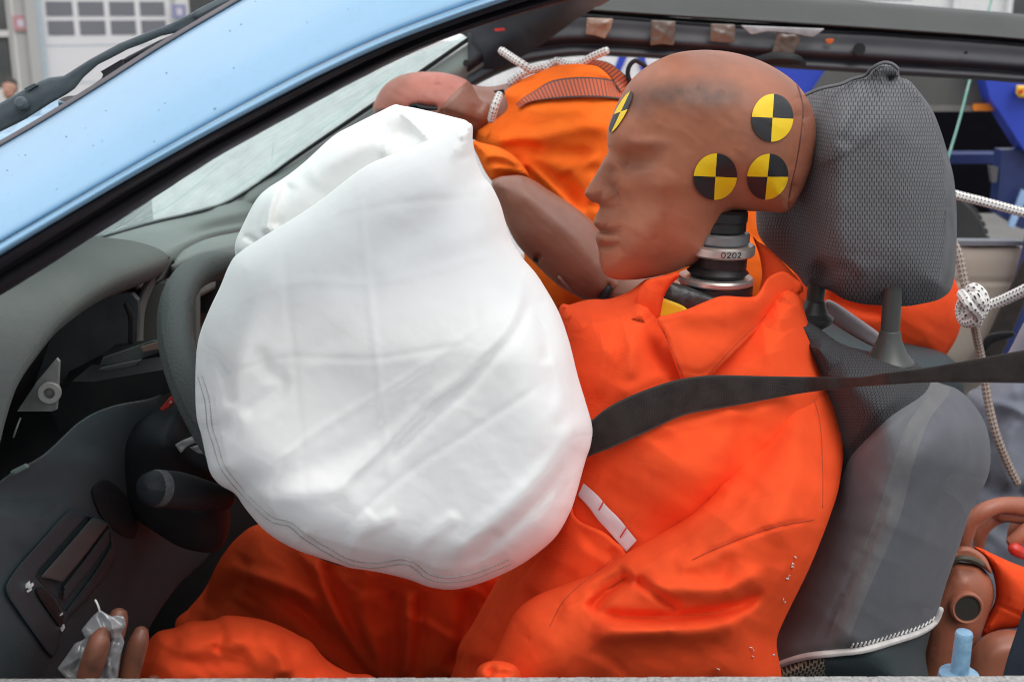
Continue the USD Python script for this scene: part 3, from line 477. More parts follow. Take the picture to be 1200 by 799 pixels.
# --- dashboard
lip = [(.22, 198, 301), (.10, 172, 311), (0, 128, 329), (-.10, 79, 362), (-.18, 46, 400), (-.25, 22, 437), (-.31, 4, 488), (-.36, -12, 560)]
lw = np.array([PX(u, v, -.41) for _, u, v in lip]); lw[:, 1] = np.minimum(lw[:, 1], 9)
def hoodrow(dx, dz, dy=0.0): return lw + np.array([dx, dy, dz])
hood = obj('instrument_hood', patch([hoodrow(-.27, .01), hoodrow(-.16, .028), hoodrow(-.06, .022), hoodrow(-.016, .012), hoodrow(0, 0), hoodrow(.0, -.006), hoodrow(-.012, -.022), hoodrow(-.05, -.038), hoodrow(-.10, -.048)], 60, 60, .004, world=True), DASH, car, True)
obj('hood_side', patch([[(197, 299, .20), (199, 303, .20), (190, 312, .20)], [(184, 318, .19), (187, 322, .2), (181, 330, .2)], [(170, 340, .18), (176, 344, .19), (173, 352, .2)], [(163, 365, .16), (168, 368, .17), (169, 374, .19)], [(160, 410, .14), (165, 412, .15), (168, 414, .17)]], 12, 30, .006), DASH, car, True)
cav = obj('instrument_cavity', patch([[(-60, 470, .0), (60, 340, .25), (150, 320, .35), (200, 330, .4)], [(-60, 560, .0), (60, 420, .2), (150, 400, .3), (230, 400, .35)], [(-60, 640, -.05), (40, 560, .02), (150, 500, .12), (240, 480, .2)]], 20, 14, .004), TRIMBLK, car, True)
obj('cluster_face', slab([(60, 395), (86, 372), (114, 355), (140, 344), (154, 344), (161, 352), (162, 366), (160, 400), (118, 416), (80, 436), (58, 470), (30, 480)], .13, .01), mat('smoky_cluster', (0.05, 0.056, 0.06), 0.3, (0.03, 0.034, 0.036), 20, dirt=(.10, .105, .10), dscale=12, damt=.6), cav)
obj('trim_rib', tube([(148, 358, .10), (153, 372, .10), (153, 400, .10)], .003), TRIMBLK, cav)
obj('plastic_plate', slab([(120, 420), (178, 400), (192, 399), (190, 412), (165, 420), (115, 432)], .04, .006), mat('dull_shard', (.085, .095, .095), .45, (.05, .056, .056), 30), cav)
obj('plastic_plate', slab([(88, 448), (118, 432), (165, 422), (150, 436), (110, 444)], .0, .006), LOOK['dull_shard'], cav)
obj('brown_shard', slab([(165, 407), (188, 400), (190, 408), (168, 412)], .03, .004), mat('brown_shard', (.22, .14, .11), .5), cav)
obj('dash_beam', slab([(84, 447), (110, 447), (150, 440), (205, 431), (207, 458), (170, 468), (110, 480), (70, 505), (60, 480)], -.04, .06), TRIMBLK, cav)
obj('dash_beam', slab([(118, 418), (160, 412), (196, 408), (200, 420), (165, 428), (120, 434)], .06, .05), TRIMBLK, cav)
br = obj('steel_bracket', slab([(20, 482), (44, 446), (66, 420), (69, 424), (68, 450), (66, 480), (60, 482)], -.20, .004), ZINC, car)
obj('washer', lathe([(.0048, .003), (.0092, .003), (.0098, .002), (.0098, -.003), (.0048, -.003), (.0048, .003)], P(58, 460, -.205), (.25, -1, .1), 32), ZINC, br)
obj('loose_wire', tube([(16, 512, -.22), (20, 500, -.22), (24, 490, -.21)], .0008, 6), ZINC, br)
# far dashboard top
obj('dash_top', patch([[(40, 300, .2), (103, 283, .36), (175, 262, .61), (238, 247, .83), (300, 230, 1.08)], [(90, 296, .18), (150, 280, .34), (205, 266, .58), (255, 254, .80), (320, 240, 1.08)], [(130, 297, .16), (185, 290, .3), (222, 277, .55), (256, 266, .77), (330, 252, 1.08)], [(150, 310, .15), (196, 301, .27), (228, 284, .53), (262, 272, .75), (336, 260, 1.08)], [(160, 340, .2), (200, 325, .34), (234, 306, .6), (268, 292, .8), (340, 280, 1.08)]], 50, 30, .01), DASHTOP, car, True)
obj('centre_hood', patch([[(200, 304, .34), (222, 289, .40), (250, 278, .5), (292, 270, .62), (340, 262, .8)], [(204, 306, .30), (228, 294, .36), (256, 286, .45), (296, 279, .57), (345, 272, .75)], [(206, 314, .29), (232, 306, .34), (262, 298, .43), (300, 292, .55), (350, 284, .7)], [(210, 360, .32), (240, 345, .37), (270, 330, .46), (310, 320, .57), (350, 310, .7)]], 40, 20, .008), DASHTOP, car, True)
cs = obj('centre_console', slab([(205, 315), (360, 300), (360, 560), (230, 560), (215, 440)], .42, .02), DASH, car)
obj('radio_slot', slab([(226, 330), (320, 326), (320, 361), (227, 362)], .405, .01), TRIMBLK, cs)
obj('console_trim', slab([(226, 364), (300, 363), (300, 366), (226, 367)], .40, .01), TRIMBLK, cs)
XF = lambda u, v: -.385 - .05 * np.clip((v - 560) / 240, -.6, 1.2)
TD = lambda u, v: PX(u, v, XF(u, v))
ld = inflate([(-80, 640), (0, 564), (50, 533), (93, 494), (130, 476), (175, 467), (212, 455), (226, 480), (250, 560), (250, 640), (205, 690), (168, 750), (140, 840), (-90, 840)], lambda u, v: TD(u, v)[:, 1] - .018, .012, 7, 3.5,
    folds=[('g', (20, 575), -.022, 55, 30), ('r', [(105, 520), (95, 565), (60, 610), (10, 640)], .008, 22), ('g', (20, 740), .01, 40, 40), ('r', [(60, 605), (20, 602), (-30, 590)], .006, 10)])
low = obj('lower_dash_panel', ld.mesh, DASHLOW, car, True)
def TL(u, v): return P(u, v, ld.front(np.column_stack([np.ravel(u), np.ravel(v)])))
obj('clip_edge', slab([(12, 553), (28, 545), (32, 548), (14, 557)], float(ld.front([[20, 552]])[0]) - .004, .004), mat('green_clip', (.07, .10, .085), .5), low)
vent_o = [(89, 597), (97, 598), (104, 602), (118, 607), (128, 613), (133, 626), (136, 641), (134, 657), (108, 695), (77, 729), (70, 755), (64, 767), (57, 766), (37, 739), (18, 712), (9, 698), (7, 686), (20, 665), (50, 631), (74, 604), (82, 598)]
VO = [(101, 604), (116, 609), (129, 618), (131, 640), (112, 671), (77, 718), (70, 712), (66, 703), (40, 676), (44, 668)]
vp = inflate(vent_o, lambda u, v: ld.front(np.column_stack([u, v])) - .004, .007, 6, 1.8, folds=[('p', VO, -.03, 5), ('p', [(40, 690), (48, 686), (58, 694), (68, 708), (75, 725), (74, 735), (66, 733), (56, 718), (45, 703)], -.004, 3)])
VOp = Polygon(VO).buffer(-1.2)
v_in, v_fr = split(vp, lambda u, v: shapely.contains_xy(VOp, u, v))
vent = obj('air_vent', clean(v_fr), VENT, car, True)
obj('vent_opening', clean(v_in), mat('vent_dark', (.006, .007, .008), .6), vent, True)
vp0 = inflate(vent_o, lambda u, v: ld.front(np.column_stack([u, v])) - .004, .007, 6, 2.5)
vf = lambda u, v: vp0.front(np.column_stack([np.ravel(u), np.ravel(v)]))
def on_vent(pts, lift, th=.003, bulge=None, m_=VENT, name='vent_part', R=3):
    q = inflate(pts, lambda u, v: vf(u, v) - lift, bulge or th, R, 1.8, corner=True); return obj(name, q.mesh, m_, vent, True)
on_vent([(108, 606), (117, 608), (127, 614), (112, 634), (94, 657), (73, 682), (58, 678), (47, 676), (70, 650)], .003, .006, name='vent_slat', R=5, m_=mat('vent_slat_grey', (.055, .064, .064), .35))
for k in range(3):
    o = 5.5 * k
    on_vent([(127 + .5 * k, 618 + o), (129.5, 622 + o), (104 - k, 660 + o), (77 - .5 * k, 692 + o), (74 - .5 * k, 688 + o), (100, 655 + o)], .003, .003, name='vent_slat', R=2)
tw = inflate([(42, 691), (48, 688), (57, 694), (67, 708), (73, 724), (73, 733), (68, 732), (58, 718), (47, 702)], lambda u, v: vf(u, v) - .003, .005, 6, 1.8, folds=[('r', [(42 + 2.2 * k + 2, 697 + 3.1 * k), (53 + 1.6 * k, 690 + 3.3 * k)], .0016, .9) for k in range(11)])
obj('thumbwheel', tw.mesh, TRIMBLK, vent, True)
for pg in ([(30, 684), (33, 682), (34, 686), (37, 684), (38, 687), (34, 690), (33, 688), (30, 689)], [(31, 692), (35, 690), (36, 692), (32, 694)], [(68, 721), (72, 719), (72.6, 720.4), (68.6, 722.4)], [(71, 733), (74, 733), (75, 737), (73, 740), (71, 738)]):
    o_ = np.array(pg, float); c_ = o_.mean(0); yy = float(vf(c_[0], c_[1])[0]) - .006
    obj('vent_symbol', slab(pg, yy, .003), WHITE, vent)
sw = inflate([(108, 577), (112, 568), (120, 562), (131, 565), (142, 575), (152, 588), (160, 611), (159, 628), (150, 630), (136, 622), (118, 604)], lambda u, v: ld.front(np.column_stack([u, v])) - .004, .006, 6, 2.2, folds=[('r', [(128, 584), (136, 581)], .002, 1.2), ('r', [(131, 589), (141, 585)], .002, 1.2), ('r', [(130, 583), (134, 592)], .002, 1.2), ('r', [(136, 601), (146, 598)], .002, 1.4), ('r', [(139, 607), (148, 604)], .002, 1.4)])
obj('switch_panel', sw.mesh, SHROUD, car, True)
sh = inflate([(123, 520), (130, 503), (150, 492), (185, 481), (214, 462), (223, 474), (226, 500), (234, 520), (262, 560), (270, 610), (255, 645), (215, 642), (180, 622), (155, 602), (137, 568), (125, 540)], -.07, .07, 40, 4, folds=[('g', (190, 520), .012, 40, 25), ('g', (232, 572), -.02, 22, 16)])
shroud = obj('column_shroud', sh.mesh, SHROUD, car, True)
obj('hazard_button', slab([(187, 479), (195, 470), (206, 462), (211, 466), (209, 472), (199, 478), (191, 481)], float(sh.front([[200, 473]])[0]) - .008, .012), RED, shroud)
obj('button_mark', slab([(198, 472), (200, 469), (201.5, 472)], float(sh.front([[200, 473]])[0]) - .0095, .0012), WHITE, shroud)
st = obj('column_stalk', tube([(182, 572, -.225), (205, 574, -.205), (232, 579, -.18), (262, 584, -.14)], [.0165, .0168, .0150, .011], 24), SHROUD, car)
d_ = P(178, 571, -.228) - P(205, 574, -.205)
obj('stalk_end', lathe([(0, .0045), (.009, .004), (.0145, .002), (.0165, -.002), (.0165, -.008), (0, -.008)], P(180, 571.5, -.227), d_, 32), STALKEND, st)
obj('torn_foil', inflate([(205, 521), (213, 516), (225, 511), (238, 508), (240, 517), (228, 519), (219, 523), (212, 531)], -.17, .002, 4, 2, wr=(.003, 6, 2), corner=True).mesh, SILVER, car, True)
obj('torn_foil', inflate([(222, 524), (232, 521), (242, 521), (243, 533), (232, 531)], -.165, .002, 4, 2, wr=(.003, 6, 5), corner=True).mesh, SILVER, car, True)
obj('centre_tunnel', slab([(120, 540), (420, 540), (420, 900), (60, 900)], .33, .05), FLOOR, car)
# steering wheel: a round rim tilted towards the driver
wc, til, yaw = np.array([-.218, -.008, 1.351]), .654, -.206
wn = np.array([math.cos(til) * math.cos(yaw), math.sin(yaw) * math.cos(til), math.sin(til)]); wa_ = np.cross([0, 0, 1.], wn); wa_ /= np.linalg.norm(wa_); wb_ = np.cross(wn, wa_)
th = np.linspace(0, 2 * np.pi, 81); rim = wc + .175 * (np.cos(th)[:, None] * wa_ + np.sin(th)[:, None] * wb_)
wheel = obj('steering_wheel', tube(rim, .0158, 22, .006, px=False, flat=1.12), WHEELM, car)
obj('wheel_hub', lathe([(0, .02), (.05, .018), (.075, .0), (.07, -.03), (.03, -.09), (0, -.09)], wc - wn * .03, wn, 32), SHROUD, wheel)
obj('binnacle_side', slab([(166, 345), (186, 332), (230, 330), (230, 405), (166, 412)], .27, .02), DASH, car)
for a in (math.radians(-10), math.radians(190), math.radians(270)):
    e = wc + .17 * (math.cos(a) * wa_ + math.sin(a) * wb_)
    obj('wheel_spoke', tube([wc - wn * .03, mid(wc, e, .6) - wn * .02, e], [.02, .016, .012], 10, .01, px=False), SHROUD, wheel)
# floor, firewall and doors
obj('car_floor', box((.25, .36, .50), (1.9, 1.5, .05)), FLOOR, car)
obj('firewall', box((-.72, .36, .95), (.04, 1.5, .9)), FLOOR, car)
obj('front_door', box((.15, -.445, .88), (2.1, .035, .74)), PAINT, car)
obj('door_inner_panel', box((.15, -.385, .87), (2.0, .03, .72)), DASHLOW, car)
obj('passenger_door', box((.1, 1.12, .88), (1.9, .04, .80)), BEIGE, car)
sl = P(-100, 800.6, -.385), P(1300, 796.4, -.385)
stv = []
for k in range(150):
    p0 = mid(sl[0], sl[1], k / 150)
    stv.append(box(p0 + [0, .0, -.0045 + .0004 * rng.uniform(-1, 1)], (.0105, .012, .009)))
wst = trimesh.creation.box(((sl[1] - sl[0])[0], .03, .012)); wst.apply_translation((sl[0] + sl[1]) / 2 + [0, -.004, -.010])
wstrip = obj('window_felt_strip', wst, FELT, car); obj('felt_ribs', join(*stv), FELT, wstrip, False, kind='stuff')
kb = P(1124, 790, -.345)
kn = obj('lock_knob', lathe([(0, .0395), (.004, .0395), (.0062, .0385), (.0070, .036), (.0066, .034), (.0068, .032), (.0070, .018), (.0072, 0), (0, 0)], kb, (0, -.02, 1), 28), KNOB, car)
obj('knob_collar', lathe([(.0072, .003), (.011, .0025), (.0155, .0008), (.016, -.004), (.0072, -.004), (.0072, .003)], kb, (0, -.02, 1), 28), KNOB, kn)

# ================================================================== driver's seat
by = 0.02
L1 = np.array([(1094, 440), (1082, 462), (1045, 487), (1018, 512), (997, 535), (986, 560), (962, 610), (930, 680), (880, 760)]); L2 = np.array([(1086, 466), (1062, 500), (1046, 545), (1028, 600), (992, 690), (962, 770), (945, 830)]); L3 = np.array([(1112, 462), (1088, 494), (1070, 545), (1053, 610), (1014, 700), (987, 770), (970, 830)])
PL = np.array([(870, 815), (912, 781), (942, 771), (977, 767), (1012, 763), (1047, 753), (1077, 743), (1097, 730), (1108, 714)])
L1, L2, L3, PL = (spline(a_, closed=False, step=3) for a_ in (L1, L2, L3, PL))
bk_o = [(925, 372), (950, 378), (985, 402), (1020, 412), (1072, 424), (1096, 446), (1122, 456), (1142, 475), (1156, 500), (1161, 530), (1157, 560), (1138, 598), (1124, 640), (1110, 680), (1100, 714), (1094, 728), (1085, 762), (1068, 830), (860, 830), (905, 720), (950, 600), (960, 480), (935, 400)]
bk = inflate(bk_o, by, lambda u, v: .19 - .08 * sm((1000 - u - .0 * v) / 100) * 0 + 0 * u, 120, 4, folds=[
    ('r', [(1082, 461), (1045, 486), (1018, 511), (997, 534), (986, 560), (962, 610)], -.012, 7), ('r', [(1100, 462), (1075, 480), (1058, 520), (1035, 600), (985, 700), (955, 760)], -.003, 4), ('r', [(1150, 500), (1120, 482), (1085, 500), (1062, 545), (1045, 610)], -.004, 8), ('g', (1040, 470), .01, 30, 20), ('R', [(880, 806), (912, 779), (942, 769), (977, 765), (1012, 761), (1047, 751), (1077, 741), (1097, 728), (1108, 712)], -.006, 8)], wr=(.0035, 60, 3), power=.6, lines=[L1, L2, L3, PL])
wrap_uv(bk, 1000)
def at(L, v): o = np.argsort(L[:, 1]); return np.interp(v, L[o, 1], L[o, 0])
below = lambda u, v: v > np.interp(u, PL[:, 0], PL[:, 1])
zone = lambda u, v: np.where(below(u, v), np.where(u < 966, 5, 4), np.where((u < at(L1, v)) | (v < 440), 0, np.where(u < at(L2, v), 1, np.where(u < at(L3, v), 2, 3))))
parts = [clean(split(bk, lambda u, v, z=z: zone(u, v) == z)[0]) for z in range(6)]
seat = obj('driver_seat', parts[3], SEATB, car, True, label='driver seat backrest in dark grey cloth')
obj('mesh_insert', parts[0], BACKMESH, seat, True); obj('side_bolster', parts[1], SEATG, seat, True); obj('light_stripe', parts[2], SEATL, seat, True)
obj('seat_back_panel', parts[4], DASHLOW, seat, True); obj('woven_panel', parts[5], HERRING, seat, True)
bf = lambda u, v: bk.front(np.column_stack([np.ravel(u), np.ravel(v)]))
pl = spline([(878, 806), (892, 794), (912, 779.5), (942, 769.5), (977, 765), (1012, 761), (1047, 751), (1077, 741), (1095, 729), (1102, 714)], closed=False, step=5)
obj('white_piping', tube(np.column_stack([pl, bf(pl[:, 0], pl[:, 1]) - .004]), .0036, 10), PIPING, seat)
tk = []
for k in range(26, len(pl) - 2):
    a = pl[k] + [0, -5]; b = pl[k] + [2.2, -9]; tk.append(tube([(a[0], a[1], float(bf(a[0], a[1])[0]) - .002), (b[0], b[1], float(bf(b[0], b[1])[0]) - .001)], .0011, 5, .003))
obj('piping_stitches', join(*tk), PIPING, seat, True, kind='stuff')
HB = spline([(1066, 92), (1078, 113), (1090, 132), (1100, 160), (1106, 200), (1107, 260), (1104, 310), (1097, 345), (1094, 365)], closed=False, step=3)
hr_o = [(945, 111), (960, 103), (985, 98), (998, 92), (1013, 88), (1018, 82), (1025, 76), (1035, 72), (1046, 74), (1053, 80), (1055, 91), (1063, 93), (1070, 99), (1080, 111), (1093, 130), (1103, 155), (1112, 185), (1118, 210), (1121, 245), (1121, 290), (1119, 320), (1114, 340), (1100, 351), (1080, 356), (1060, 359), (1035, 358), (1010, 356), (990, 351), (975, 342), (963, 338), (945, 336), (935, 323), (920, 309), (900, 291), (889, 275), (886, 255), (888, 220), (900, 165), (925, 128)]
hr = inflate(hr_o, lambda u, v: .03 + .085 * sm((990 - u) / 70), lambda u, v: .085 - .035 * sm((160 - v) / 90), 75, 3, folds=[('g', (1042, 92), -.030, 8, 7), ('g', (1030, 80), .018, 12, 8), ('r', [(1022, 100), (990, 140), (960, 200)], .007, 14), ('r', [(1030, 102), (1012, 130), (985, 175)], -.006, 10), ('r', [(1050, 100), (1065, 130), (1080, 170)], -.004, 10), ('r', [(1000, 98), (970, 112), (945, 130)], -.006, 6), ('r', [(965, 326), (985, 316), (1010, 335)], -.008, 10), ('g', (962, 318), -.03, 10, 12), ('g', (940, 320), .008, 16, 14), ('g', (1000, 325), .006, 20, 16),
    ('s', [(1068, 99), (1090, 130), (1100, 160), (1106, 200), (1107, 260), (1104, 310), (1097, 345)], -.004, 3, 400), ('r', [(1068, 99), (1090, 130), (1100, 160), (1106, 200), (1107, 260), (1104, 310), (1097, 345)], -.003, 2.5), ('r', [(1056, 96), (1066, 102), (1078, 118)], .006, 4)], wr=(.003, 60, 6, .4), power=.55, lines=[HB])
wrap_uv(hr, 1040)
hm, hb = split(hr, lambda u, v: ~((u > np.interp(v, HB[:, 1], HB[:, 0])) & (v > 96)))
hrest = obj('headrest', clean(hm), HEADMESH, car, True, label='grey mesh cloth headrest with a bunched-up top')
obj('headrest_border', clean(hb), HEADB, hrest, True)
obj('seam', tube([(940, 113, .0), (962, 104, .0), (985, 99, .005), (999, 93, .01), (1014, 89, .01), (1020, 82, .0), (1027, 77, -.004), (1036, 73.5, -.004), (1046, 75.5, -.004), (1052, 81, -.004)], .0018, 8), HEADB, hrest)
def post(top, base, rt, rb, y):
    a, b = P(top[0], top[1], y), P(base[0], base[1], y); L = np.linalg.norm(a - b)
    return lathe([(0, L + .02), (rt, L + .02), (rt, L * .55), (rt * 1.12, L * .52), (rt * 1.25, L * .40), (rb * .72, L * .16), (rb * .95, L * .06), (rb, L * .02), (rb * .96, -.004), (rb * .5, -.012), (0, -.012)], b, a - b, 36)
obj('headrest_post', post((1045, 355), (1041, 425), .0095, .0255, -.02), POSTM, hrest); obj('headrest_post', post((957, 335), (953, 372), .0095, .022, .06), POSTM, hrest)

# ================================================================== driver dummy
drv = thing('crash_test_dummy', 'driver crash test dummy in orange coveralls, its brown head marked with round targets', 'dummy', 'crash test dummies in the car')
SEAM = np.array([(918, 60), (922, 84), (934, 100), (939.5, 120), (940, 140), (937, 165), (933, 190), (927.5, 215), (924, 232), (923, 260)])
head_o = [(685, 226), (690, 217), (697, 206), (707, 188), (713, 178), (711.5, 168), (711.5, 155), (716, 139), (725, 118), (736, 99), (750, 84), (770, 71), (790, 63), (810, 59.5), (835, 59), (860, 62), (885, 69), (905, 78), (925, 91), (940, 106), (951, 125), (956, 145), (957, 165), (953, 190), (944, 215), (935, 233), (928, 244), (918, 249.5), (895, 248), (870, 247.5), (856, 248), (848, 256), (842, 268), (835, 284), (828, 298), (819, 306), (805, 313), (780, 321.5), (755, 326.5), (730, 328), (715, 325.5), (706, 318), (702, 304), (701, 291), (698, 280), (699, 273), (703, 270.5), (698, 266), (695.5, 261), (697.5, 254), (702.5, 244), (701, 238.5), (694, 236.5), (688, 231.5)]
ncr = np.array([(712, 120), (713, 160), (715, 178), (717, 190), (719, 215), (721, 240), (712, 252), (706, 275), (706, 300), (708, 340)])
def headH(u, v):
    base = np.interp(v, [59, 110, 200, 240, 280, 330], [.080, .080, .076, .066, .056, .05])
    k = sm((u - np.interp(v, ncr[:, 1], ncr[:, 0]) + 2) / 60); nz = sm((v - 150) / 55)
    return base * (1 - nz * .58 * (1 - k))
_U, _V = np.meshgrid(np.arange(660, 980, 2.0), np.arange(40, 350, 2.0)); _HH = ndimage.gaussian_filter(headH(_U, _V), 5)
headS = lambda u, v: ndimage.map_coordinates(_HH, [(v - 40) / 2, (u - 660) / 2], order=1, mode='nearest')
hd = inflate(head_o, 0.0, headS, 85, 2.6, folds=[
    ('g', (748, 190), -.012, 16, 12), ('g', (736, 186), -.006, 8, 12), ('g', (752, 168), .006, 26, 8), ('g', (757, 200), .004, 12, 7), ('r', [(717, 192), (719, 214), (722, 234), (719, 243)], -.0075, 5.5), ('g', (711, 232), .006, 7, 9), ('r', [(704, 242), (712, 243), (720, 245)], -.003, 2.5),
    ('r', [(700, 270.8), (708, 271.5), (717, 273.5), (722, 271)], -.0055, 2.6), ('r', [(699, 263), (708, 264), (717, 267)], .003, 4), ('r', [(701, 279), (710, 281), (718, 280)], .003, 4), ('r', [(704, 288), (714, 290), (722, 287)], -.003, 4), ('g', (745, 235), -.004, 20, 22), ('g', (775, 215), .004, 30, 14), ('r', [(760, 281), (772, 279), (776, 262), (778, 248)], -.0012, 3), ('r', [(712, 322), (740, 324), (790, 314), (822, 300)], -.0015, 3),
    ('R', [(922, 84), (934, 100), (939.5, 120), (940, 140), (937, 165), (933, 190), (927.5, 215), (924, 232), (923, 256)], -.006, 1.6), ('r', [(940, 118), (938.5, 160), (930, 205), (926, 240)], -.0035, 10), ('r', [(748, 100), (775, 112), (820, 128), (870, 128)], .0015, 16), ('g', (779, 86), -.002, 2.2, 2.2), ('g', (846, 109), -.002, 2, 2), ('g', (816, 103), -.0015, 2, 2)], wr=(.0014, 34, 2), power=.55, lines=[SEAM])
SEAMd = spline(SEAM, closed=False, step=2)
hm, cm = split(hd, lambda u, v: u < np.interp(v, SEAMd[:, 1], SEAMd[:, 0]))
hf = lambda u, v: hd.front(np.column_stack([np.ravel(u), np.ravel(v)]))
def sticker(c, ax, ay, tilt=0.0, n=9, m_=40):
    rr = np.linspace(0, 1, n)[1:]; th = np.linspace(0, 2 * np.pi, m_, endpoint=False)
    loc = np.vstack([[0, 0]] + [np.stack([r * np.cos(th), r * np.sin(th)], 1) for r in rr])
    w = np.column_stack([c[0] + ax[0] * loc[:, 0] + ay[0] * loc[:, 1], c[1] + ax[1] * loc[:, 0] + ay[1] * loc[:, 1]])
    y = hf(w[:, 0], w[:, 1]); v = P(w[:, 0], w[:, 1], y); f = [[0, 1 + j, 1 + (j + 1) % m_] for j in range(m_)]
    for i in range(n - 2):
        a, b = 1 + i * m_, 1 + (i + 1) * m_
        for j in range(m_): f += [[a + j, b + j, b + (j + 1) % m_], [a + j, b + (j + 1) % m_, a + (j + 1) % m_]]
    t = trimesh.Trimesh(v, f, process=False)
    if (t.face_normals * (t.triangles_center - CAM)).sum() > 0: t.invert()
    vn = t.vertex_normals; t.vertices = t.vertices + vn * .0011 + (CAM - t.vertices) * .0006
    t.uv = loc * .5 + .5; return t
head = obj('head', clean(hm), LOOK['head_vinyl'], drv, True)
for c, ax, ay in (((904.5, 138.5), (24, 1.2), (1.8, -27.5)), ((838, 206.5), (25.5, .8), (2.0, -27)), ((899, 206.5), (23.5, .6), (2.4, -26.5)), ((728.5, 131.5), (8.0, -3.0), (11, -23.5))):
    obj('target_sticker', sticker(c, ax, ay, n=24, m_=64), LOOK['target_sticker'], head, label='round yellow and black quartered target sticker')
gp = spline(SEAM[2:-1], closed=False, step=4); obj('cap_gap', tube(np.column_stack([gp, hf(gp[:, 0], gp[:, 1]) + .0006]), .0013, 6), GROOVE, head)
obj('skull_cap', clean(cm), mat('skull_cap_vinyl', (.30, .108, .062), .45, (.23, .08, .046), 18, .4, bump=.1, bscale=260, dirt=(.06, .035, .025), dscale=12, damt=.5), drv, True)
def ring(u0, u1, v0, v1, m_, name, y=0.0, bev=.002, tilt=.03):
    c = P((u0 + u1) / 2, (v0 + v1) / 2, y); s = (y + 1.2) / math.cos(PITCH) * 1.0 / F * (1.03); r = (u1 - u0) / 2 * s * .985; h = max((v1 - v0) * s * .5, .003)
    m = lathe([(0, h), (r - bev, h), (r, h - bev), (r, -h + bev), (r - bev, -h), (0, -h)], c, (tilt, 0, 1), 56); return obj(name, m, m_, drv, 35), c, r
ring(824, 875, 246, 260, NECKRUB, 'neck_rubber'); ring(818, 873, 258, 271, NECKRUB, 'neck_rubber')
ring(811, 877, 271.5, 284, ALU, 'neck_ring'); tag_r, rc, rr_ = ring(805, 883, 285, 297.5, STEEL, 'neck_ring'); ring(816, 874, 297, 314, NECKRUB, 'neck_rubber'); ring(806, 876, 311, 324, NECKRUB, 'neck_rubber', bev=.006)
ring(795, 882, 323, 331, STEEL, 'neck_ring'); ring(798, 880, 331, 352, NECKRUB, 'neck_rubber')
tx = meshkit.text_mesh('0202', .0056, .0004); tv = tx.vertices; ang = (tv[:, 0] * 1.12 - .0055) / rr_
ax_ = np.array([.03, 0, 1.]) / np.linalg.norm([.03, 0, 1.]); e1 = np.array([1, 0, -.03]); e1 /= np.linalg.norm(e1); e2 = np.cross(ax_, e1)
tx2 = trimesh.Trimesh(rc + (rr_ + .0001 + tv[:, 2:3]) * (np.sin(ang)[:, None] * e1 - np.cos(ang)[:, None] * e2) + (tv[:, 1:2] - .0028) * ax_, tx.faces, process=False)
obj('stamped_number', tx2, TRIMBLK, tag_r, False)
obj('shoulder_bracket', inflate([(768, 342), (780, 330), (800, 334), (830, 345), (850, 352), (835, 362), (800, 365), (775, 362)], -.03, .02, 12, 3).mesh, CASTING, drv, True)
obj('yellow_patch', inflate([(772, 350), (785, 352), (803, 360), (806, 368), (790, 372), (770, 372)], -.055, .004, 6, 2.5).mesh, YELLOW, drv, True)
# coverall: torso, near sleeve, thighs
torso = inflate([(655, 362), (668, 357), (690, 351), (715, 350), (738, 341), (758, 327), (772, 330), (776, 352), (800, 378), (850, 372), (890, 352), (915, 335), (936, 345), (946, 375), (962, 415), (980, 455), (990, 500), (980, 590), (950, 660), (912, 740), (880, 830), (560, 830), (535, 770), (560, 720), (600, 640), (630, 520), (645, 430)], .0, .185, 190, 4, folds=[
    ('r', [(730, 345), (705, 400), (690, 470)], .008, 22), ('r', [(745, 350), (722, 420), (700, 480)], -.005, 8), ('r', [(760, 345), (745, 385), (738, 450)], .006, 9), ('r', [(770, 380), (782, 410), (797, 440)], -.004, 3), ('r', [(700, 530), (760, 520), (860, 490)], -.006, 18), ('g', (760, 400), .012, 40, 40),
    ('r', [(900, 395), (880, 470), (860, 560), (820, 620)], -.010, 16), ('g', (800, 560), .02, 70, 50), ('r', [(700, 560), (760, 590), (800, 640)], -.006, 24), ('r', [(690, 500), (760, 472), (840, 458), (930, 448)], -.004, 18), ('r', [(700, 548), (760, 508), (840, 490), (930, 472)], .003, 8), ('r', [(722, 462), (790, 436), (860, 431)], .003, 7)], wr=(.0045, 70, 4, 1.0, .0012), power=.6, smooth=14)
tf = lambda u, v: torso.front(np.column_stack([np.ravel(u), np.ravel(v)]))
